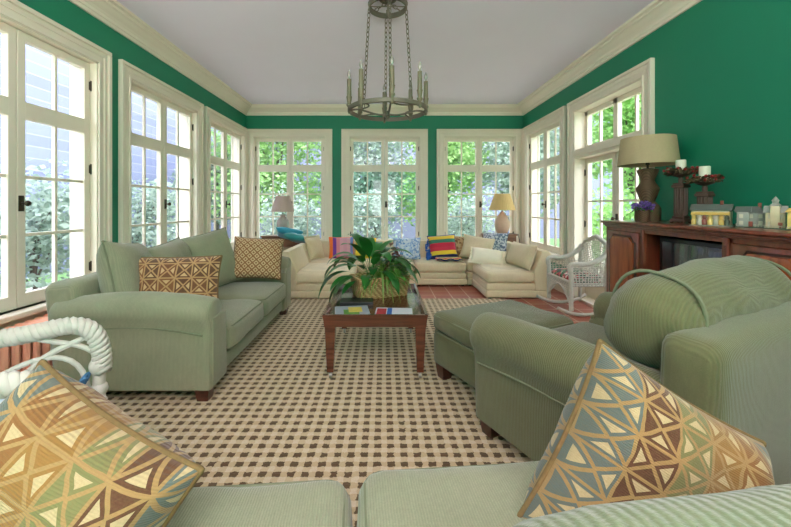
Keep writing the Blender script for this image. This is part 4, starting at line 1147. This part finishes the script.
for sx in (-1, 1): tube(bm, bez((.25, .22, .43), (.27, .22+sx*.03, .47), (.285, .23+sx*.035, .46), (.26, .23, .42), 10), .006, 6)
sphere(bm, (.26, .225, .44), .011); obj('cushion_tie', bm, 'bluetie', cs)

# wicker rocker by the cabinet; local x = forward (world -X)
wr_ = thing('wicker_rocking_chair', 'small white wicker rocking chair with floral seat by the French door', 'rocking chair', (2.03, 3.88, 0), R(180))
ah, hw = .52, .245
for s in (-1, 1):
    y = s*hw
    bm = BM(); braid(bm, bez((-.20, y, ah+.14), (-.12, y, ah+.0), (.05, y, ah-.01), (.13, y, ah), 10) + bez((.13, y, ah), (.19, y, ah+.005), (.19, y, ah-.03), (.175, y, ah-.08), 6)[1:], .026, 4, 12, .018, 90); a = obj('arm', bm, 'wickerp', wr_, angle=180)
    bm = BM()                                             # woven side below the arm
    for i in range(13):
        t = i/12; x = -.16+.33*t; tube(bm, [(x, y, .30), (x+.02*math.sin(9*t), y, ah-.01)], .005, 5)
    for i in range(9):
        z = .31+.022*i; tube(bm, [(-.17+.02*k, y+.006*(-1)**(k+i), z) for k in range(18)], .005, 5)
    obj('side_weave', bm, 'wickerp', a)
    bm = BM(); tube(bm, [(.17, y, .06), (.175, y, .3), (.172, y, ah-.04)], .021, 10); obj('front_leg', bm, 'wickerp', wr_)
    bm = BM(); tube(bm, [(-.18, y, .05), (-.18, y, .3), (-.2, y, ah+.14)], .018, 10); obj('rear_leg', bm, 'wickerp', wr_)
    bm = BM(); tube(bm, [(-.245+.55*i/20, y, .018+.075*((i/20-.52)*2)**2) for i in range(21)], .017, 10); obj('rocker', bm, 'wickerp', wr_)
bm = BM()
for i in range(12):                                       # arched woven skirt at the front
    y = -hw+2*hw*i/11; z0 = .13+.15*math.cos((i/11-.5)*PI)**.8 if 0 < i < 11 else .08
    tube(bm, [(.175, y, z0), (.175, y, .34)], .006, 5)
for i in range(8):
    z = .205+.018*i
    for sgn in (-1, 1):
        lim = hw if z > .275 else None
        ys = [sgn*(hw - (hw if z > .28 else hw*(z-.08)/.26)*k/12) for k in range(13)]
        tube(bm, [(.175+.007*(-1)**(k+i), yy, z) for k, yy in enumerate(ys)], .006, 5)
tube(bm, [(.175, -hw+2*hw*i/16, .12+.16*math.sin(PI*i/16)) for i in range(17)], .012, 8)
tube(bm, [(.175, -hw, .34), (.175, hw, .34)], .016, 8)
obj('skirt', bm, 'wickerp', wr_)
bm = BM(); bb(bm, -.18, .18, -hw, hw, .295, .32, .006); obj('seat_deck', bm, 'wicker', wr_)
bm = BM(); cushion(bm, (.0, 0, .36), (.34, .44, .085), .04, .015, .004, 10, None, 17); obj('seat_cushion', bm, 'floral', wr_, angle=180)
bm = BM()                                                 # reclined woven back
def bp(t, y): return Vector((-.165-.06*t, y, .33+.45*t))
outl = [(0,-.23), (.55,-.26), (.85,-.2), (1,0), (.85,.2), (.55,.26), (0,.23)]
for i in range(15):
    y = -.24+.48*i/14; tt = 1-.42*(abs(y)/.26)**2.5
    tube(bm, [bp(0, y), bp(tt*.5, y), bp(tt, y)], .005, 5)
for i in range(22):
    t = .03+.9*i/21; ym = .25*(1 if t < .58 else max(.1, 1-((t-.58)/.42)**2)**.5)
    tube(bm, [bp(t, -ym+2*ym*k/16)+Vector((.006*(-1)**(k+i), 0, 0)) for k in range(17)], .005, 5)
bk = obj('backrest', bm, 'wickerp', wr_)
bm = BM(); braid(bm, [bp(t, y) for t, y in outl], .024, 4, 22, .016, 120); obj('back_rim', bm, 'wickerp', bk, angle=180)

# ------------------------------------------------------------------ radiator under the left windows
rd = thing('radiator', 'salmon pink ribbed radiator under the nearest left window', 'radiator', (XL+.12, 1.95, 0), 0)
for i in range(22):
    bm = BM(); y = -.68+i*.062
    for x in (-.05, 0, .05): tube(bm, [(x, y, .06), (x, y, .36)], .021, 8)
    bb(bm, -.075, .075, y-.024, y+.024, .345, .40, .018, 3); bb(bm, -.075, .075, y-.024, y+.024, .05, .1, .018, 3)
    obj('radiator_fin', bm, 'radiator', rd)
bm = BM()
for y in (-.68, .62): bb(bm, -.06, .06, y-.02, y+.02, 0, .06, .006)
tube(bm, [(0, -.7, .09), (0, .65, .09)], .016, 8); obj('foot', bm, 'radiator', rd)

# ------------------------------------------------------------------ chandelier
ch = thing('chandelier', 'aged iron ring chandelier with eight candle lights hanging on chains from the ceiling', 'chandelier', (.03, 2.85, 0))
RZ, RR, UZ, UR = 1.845, .30, 2.655, .145
def band(bm, r, z, h, t, seg=64):
    prof = [(r, z-h/2), (r+t, z-h/2+.003), (r+t, z+h/2-.003), (r, z+h/2)]; rings = [[bm.verts.new((q*math.cos(2*PI*k/seg), q*math.sin(2*PI*k/seg), zz)) for k in range(seg)] for q, zz in prof]
    for a, b in zip(rings, rings[1:]+rings[:1]):
        for k in range(seg): bm.faces.new((a[k], a[(k+1) % seg], b[(k+1) % seg], b[k]))
bm = BM(); band(bm, RR-.008, RZ, .034, .016); obj('lower_ring', bm, 'iron', ch)
bm = BM(); band(bm, UR-.006, UZ, .042, .012); band(bm, UR+.004, UZ+.016, .008, .006)
for a in range(4):
    q = R(45+90*a); tube(bm, arc((math.cos(q)*(UR+.012), math.sin(q)*(UR+.012), UZ+.012), .014, -60, 160, (math.cos(q), math.sin(q), 0), (0,0,1), 8), .004, 6)
obj('upper_ring', bm, 'iron', ch)
bm = BM()
for a in range(4):
    q = R(a*90+5); c, s = math.cos(q), math.sin(q)
    tube(bm, bez((c*.29, s*.29, RZ-.005), (c*.2, s*.2, RZ+.03), (c*.13, s*.13, RZ-.05), (c*.012, s*.012, RZ-.03), 12), .0075, 8)
    q2 = q+R(45); c2, s2 = math.cos(q2), math.sin(q2)
    tube(bm, bez((c*.29, s*.29, RZ), (c*.15, s*.15, RZ+.01), (c2*.15, s2*.15, RZ+.01), (c2*.29, s2*.29, RZ), 12), .006, 6)
lathe(bm, [(.001,RZ-.07), (.012,RZ-.06), (.018,RZ-.045), (.01,RZ-.03), (.014,RZ-.02), (.014,RZ-.005), (.004,RZ)], 14); obj('scroll_arm', bm, 'iron', ch)
def chain(bm, a, b, ll=.046, w=.0115, r=.0036):
    a, b = Vector(a), Vector(b); d = (b-a); n = max(2, int(d.length/(ll*.78))); d.normalize(); s = d.orthogonal().normalized(); t = d.cross(s)
    for i in range(n):
        c = a.lerp(b, (i+.5)/n); u = s if i % 2 else t; pts = []
        for k in range(14):
            q = 2*PI*k/14; pts.append(c+u*(w*math.cos(q))+d*(ll*.5*math.sin(q)))
        tube(bm, pts, r, 5, closed=True)
for a in range(4):
    q = R(a*90+5); bm = BM(); chain(bm, (math.cos(q)*.19, math.sin(q)*.19, RZ+.012), (math.cos(q)*UR, math.sin(q)*UR, UZ-.02)); obj('chain', bm, 'iron', ch)
for a in range(4):
    q = R(a*90+45); bm = BM(); chain(bm, (math.cos(q)*UR, math.sin(q)*UR, UZ+.02), (math.cos(q)*.02, math.sin(q)*.02, H-.03)); obj('chain', bm, 'iron', ch)
bm = BM(); lathe(bm, [(.07,H), (.068,H-.012), (.03,H-.028), (.012,H-.034), (.001,H-.036)], 24); obj('ceiling_canopy', bm, 'iron', ch)
bm = BM(); tube(bm, [(0,0,H-.03), (0,0,UZ-.03)], .008, 8); lathe(bm, [(.001,UZ-.07), (.015,UZ-.055), (.015,UZ-.03), (.006,UZ-.02)], 12)
for a in (0, 90): q = R(a); tube(bm, [(math.cos(q)*UR, math.sin(q)*UR, UZ), (-math.cos(q)*UR, -math.sin(q)*UR, UZ)], .004, 6)
obj('centre_rod', bm, 'iron', ch)
for a in range(8):
    q = R(a*45+5); x, y = math.cos(q)*RR, math.sin(q)*RR
    bm = BM(); lathe(bm, [(.006,RZ-.03), (.012,RZ-.015), (.012,RZ+.02), (.02,RZ+.03), (.022,RZ+.038), (.015,RZ+.05), (.02,RZ+.09), (.0225,RZ+.10), (.0175,RZ+.102), (.0165,RZ+.225), (.0165,RZ+.235), (.004,RZ+.237)], 14, (x, y, 0)); s = obj('candle_sleeve', bm, 'candle_sleeve', ch)
    bm = BM(); lathe(bm, [(.006,RZ+.235), (.007,RZ+.245), (.015,RZ+.265), (.012,RZ+.285), (.004,RZ+.305), (.0005,RZ+.312)], 12, (x, y, 0)); obj('bulb', bm, 'bulb', s)

# ------------------------------------------------------------------ outside
bm = BM(); bb(bm, -40, 40, -30, 45, -.5, -.35); tag(obj('lawn_ground', bm, 'lawn', smooth=False), kind='structure')
bm = BM(); bb(bm, -9.5, -7.0, -2, 17, -.4, 6); tag(obj('wall_neighbour', bm, 'extbrick', smooth=False), kind='structure')
bm = BM()
for q in ((XL-3.0, XL-.21, -3, 9), (XR+.21, XR+2.6, -3, 9), (XL-.21, XR+.21, YB+.21, 9)): bb(bm, q[0], q[1], q[2], q[3], -.36, -.12)
tag(obj('bounce_terrace', bm, 'bounce_ground', smooth=False), kind='structure')  # added pale ground, throws daylight up through the windows to the ceiling
bm = BM(); bb(bm, -9, 12, 16, 16.4, -.4, 5.2); tag(obj('wall_haze_backdrop', bm, 'lilac', smooth=False), kind='structure')  # added backdrop wall that gives lilac haze between the trees
def tree(name, x, y, zt, rad, n, size, mat, label, cat, squash=1.0, z0=-.36, group='garden trees', trunk=.07):
    o = thing(name, label, cat, (x, y, z0), 0, group)
    zc_ = (zt-z0)-rad*squash
    blobs = [(random.uniform(-.5,.5)*rad, random.uniform(-.5,.5)*rad, zc_+random.uniform(-.75,.7)*rad*squash, rad*random.uniform(.38,.6)) for _ in range(12)] + [(0,0,zc_,rad*.75)]
    fs = [ball((b[0], b[1], b[2]), b[3]) for b in blobs]
    raw('crown', *leaf_cloud(n, lambda: random.choice(fs)(), size, .62), mat, o)
    bm = BM(); tube(bm, [(0,0,0), (.03*rad,0,zc_*.5), (0,0,zc_)], [trunk, trunk*.8, trunk*.4], 8)
    for b in blobs[:7]: tube(bm, [(0,0,max(.1, zc_*.45)), (b[0]*.5,b[1]*.5,(b[2]+zc_)/2), (b[0],b[1],b[2])], [trunk*.5, trunk*.3, .01], 6)
    obj('trunk', bm, 'trunk', o)
for (x, y, zt, rad, n, mat, lab) in [
    (-3.2, 11.0, 4.6, 1.9, 2600, 'fol_a', 'sunlit garden tree seen through the left back window'),
    (-.6, 12.0, 4.2, 1.8, 2600, 'fol_b', 'hazy blue-green garden tree seen through the middle back window'),
    (1.9, 11.2, 4.4, 1.8, 2600, 'fol_a', 'sunlit garden tree seen between the middle and right back windows'),
    (4.4, 11.6, 4.6, 1.9, 2600, 'fol_b', 'hazy blue-green garden tree seen through the right back window'),
    (6.2, 9.0, 4.6, 1.9, 2800, 'fol_c', 'bright green tree seen through the far right window'),
    (6.0, 5.8, 4.4, 1.8, 2800, 'fol_c', 'bright green tree seen through the French door, farther one'),
    (5.4, 3.2, 4.2, 1.7, 2400, 'fol_c', 'bright green tree beyond the French door, nearer one'),
    (-5.3, 11.6, 3.2, 1.3, 1800, 'fol_b', 'hazy blue-green tree seen through the farthest left window')]:
    tree('garden_tree', x, y, zt, rad, int(n*3.4), .145, mat, lab, 'tree')
for (x, y, zt, rad, n, mat, lab) in [
    (-2.3, 8.6, 1.7, 1.0, 1500, 'fol_b', 'shrub below the left back window, outside'),
    (-.2, 8.9, 1.5, 1.0, 1500, 'fol_b', 'shrub below the middle back window, outside'),
    (2.0, 8.6, 1.6, 1.0, 1500, 'fol_b', 'shrub below the right back window, outside'),
    (4.4, 7.0, 1.7, 1.0, 1500, 'fol_c', 'shrub outside the far right window'),
    (4.2, 4.4, 1.4, .9, 1500, 'fol_c', 'shrub outside the French door'),
    (-4.4, 2.8, 1.5, 1.0, 1700, 'fol_b', 'flowering shrub outside the nearest left window'),
    (-4.6, 4.8, 1.5, 1.0, 1700, 'fol_b', 'shrub outside the middle left window'),
    (-4.6, 6.8, 1.5, 1.0, 1700, 'fol_b', 'shrub outside the farthest left window')]:
    tree('garden_shrub', x, y, zt, rad, int(n*2.2), .095, mat, lab, 'shrub', .95, -.36, 'garden shrubs', .03)

# ------------------------------------------------------------------ light
w = bpy.data.worlds.new('sky'); SC.world = w; w.use_nodes = True; nt = w.node_tree; nt.nodes.clear()
tc = nt.nodes.new('ShaderNodeTexCoord'); sx = nt.nodes.new('ShaderNodeSeparateXYZ'); rp_ = nt.nodes.new('ShaderNodeValToRGB'); bg = nt.nodes.new('ShaderNodeBackground'); wo = nt.nodes.new('ShaderNodeOutputWorld')
nt.links.new(tc.outputs['Generated'], sx.inputs[0]); nt.links.new(sx.outputs[2], rp_.inputs[0]); nt.links.new(rp_.outputs[0], bg.inputs[0]); nt.links.new(bg.outputs[0], wo.inputs[0])
rp_.color_ramp.elements[0].color = (.94, .95, 1, 1); rp_.color_ramp.elements[1].color = (.82, .87, 1, 1)
bg.inputs[1].default_value = 6.2
def light(name, typ, loc, rot, energy, color=(1,1,1), **kw):
    l = bpy.data.lights.new(name, typ); l.energy = energy; l.color = color
    for k_, v in kw.items(): setattr(l, k_, v)
    o = bpy.data.objects.new(name, l); o.location = loc; o.rotation_euler = rot; C.objects.link(o); return o
light('sun', 'SUN', (0, -10, 10), (R(38), 0, R(8)), 2.2, (1, .95, .86), angle=R(3))
light('added_ceiling_fill', 'AREA', (0, -.7, H-.02), (R(12), 0, 0), 8, (1, .96, .9), shape='RECTANGLE', size=3.2, size_y=1.6)  # added unseen fill light behind the camera, not a lamp of the room

light('added_bounce_fill', 'AREA', (0, -1.75, 1.22), (R(180), 0, 0), 400, (1, .97, .95), shape='RECTANGLE', size=3.0, size_y=.6)  # added unseen light, bounced off the ceiling to brighten the interior
# ------------------------------------------------------------------ camera and view
cd = bpy.data.cameras.new('camera'); co = bpy.data.objects.new('camera', cd); C.objects.link(co)
cd.sensor_width = 36; cd.sensor_fit = 'HORIZONTAL'; cd.lens = 36*F/791; cd.clip_start = .02; cd.clip_end = 200
co.location = (0, 0, CH); co.rotation_euler = (R(90), 0, 0)
cd.shift_x = (395.5-VX)/791; cd.shift_y = -(263.5-VY)/791
SC.camera = co
SC.view_settings.view_transform = 'Standard'; SC.view_settings.look = 'None'; SC.view_settings.gamma = 1; SC.view_settings.exposure = .46; SC.view_settings.use_curve_mapping = False
SC.cycles.use_denoising = True; SC.cycles.max_bounces = 10; SC.cycles.diffuse_bounces = 5; SC.cycles.transparent_max_bounces = 16
SC.cycles.caustics_reflective = False; SC.cycles.caustics_refractive = False; SC.cycles.sample_clamp_indirect = 6
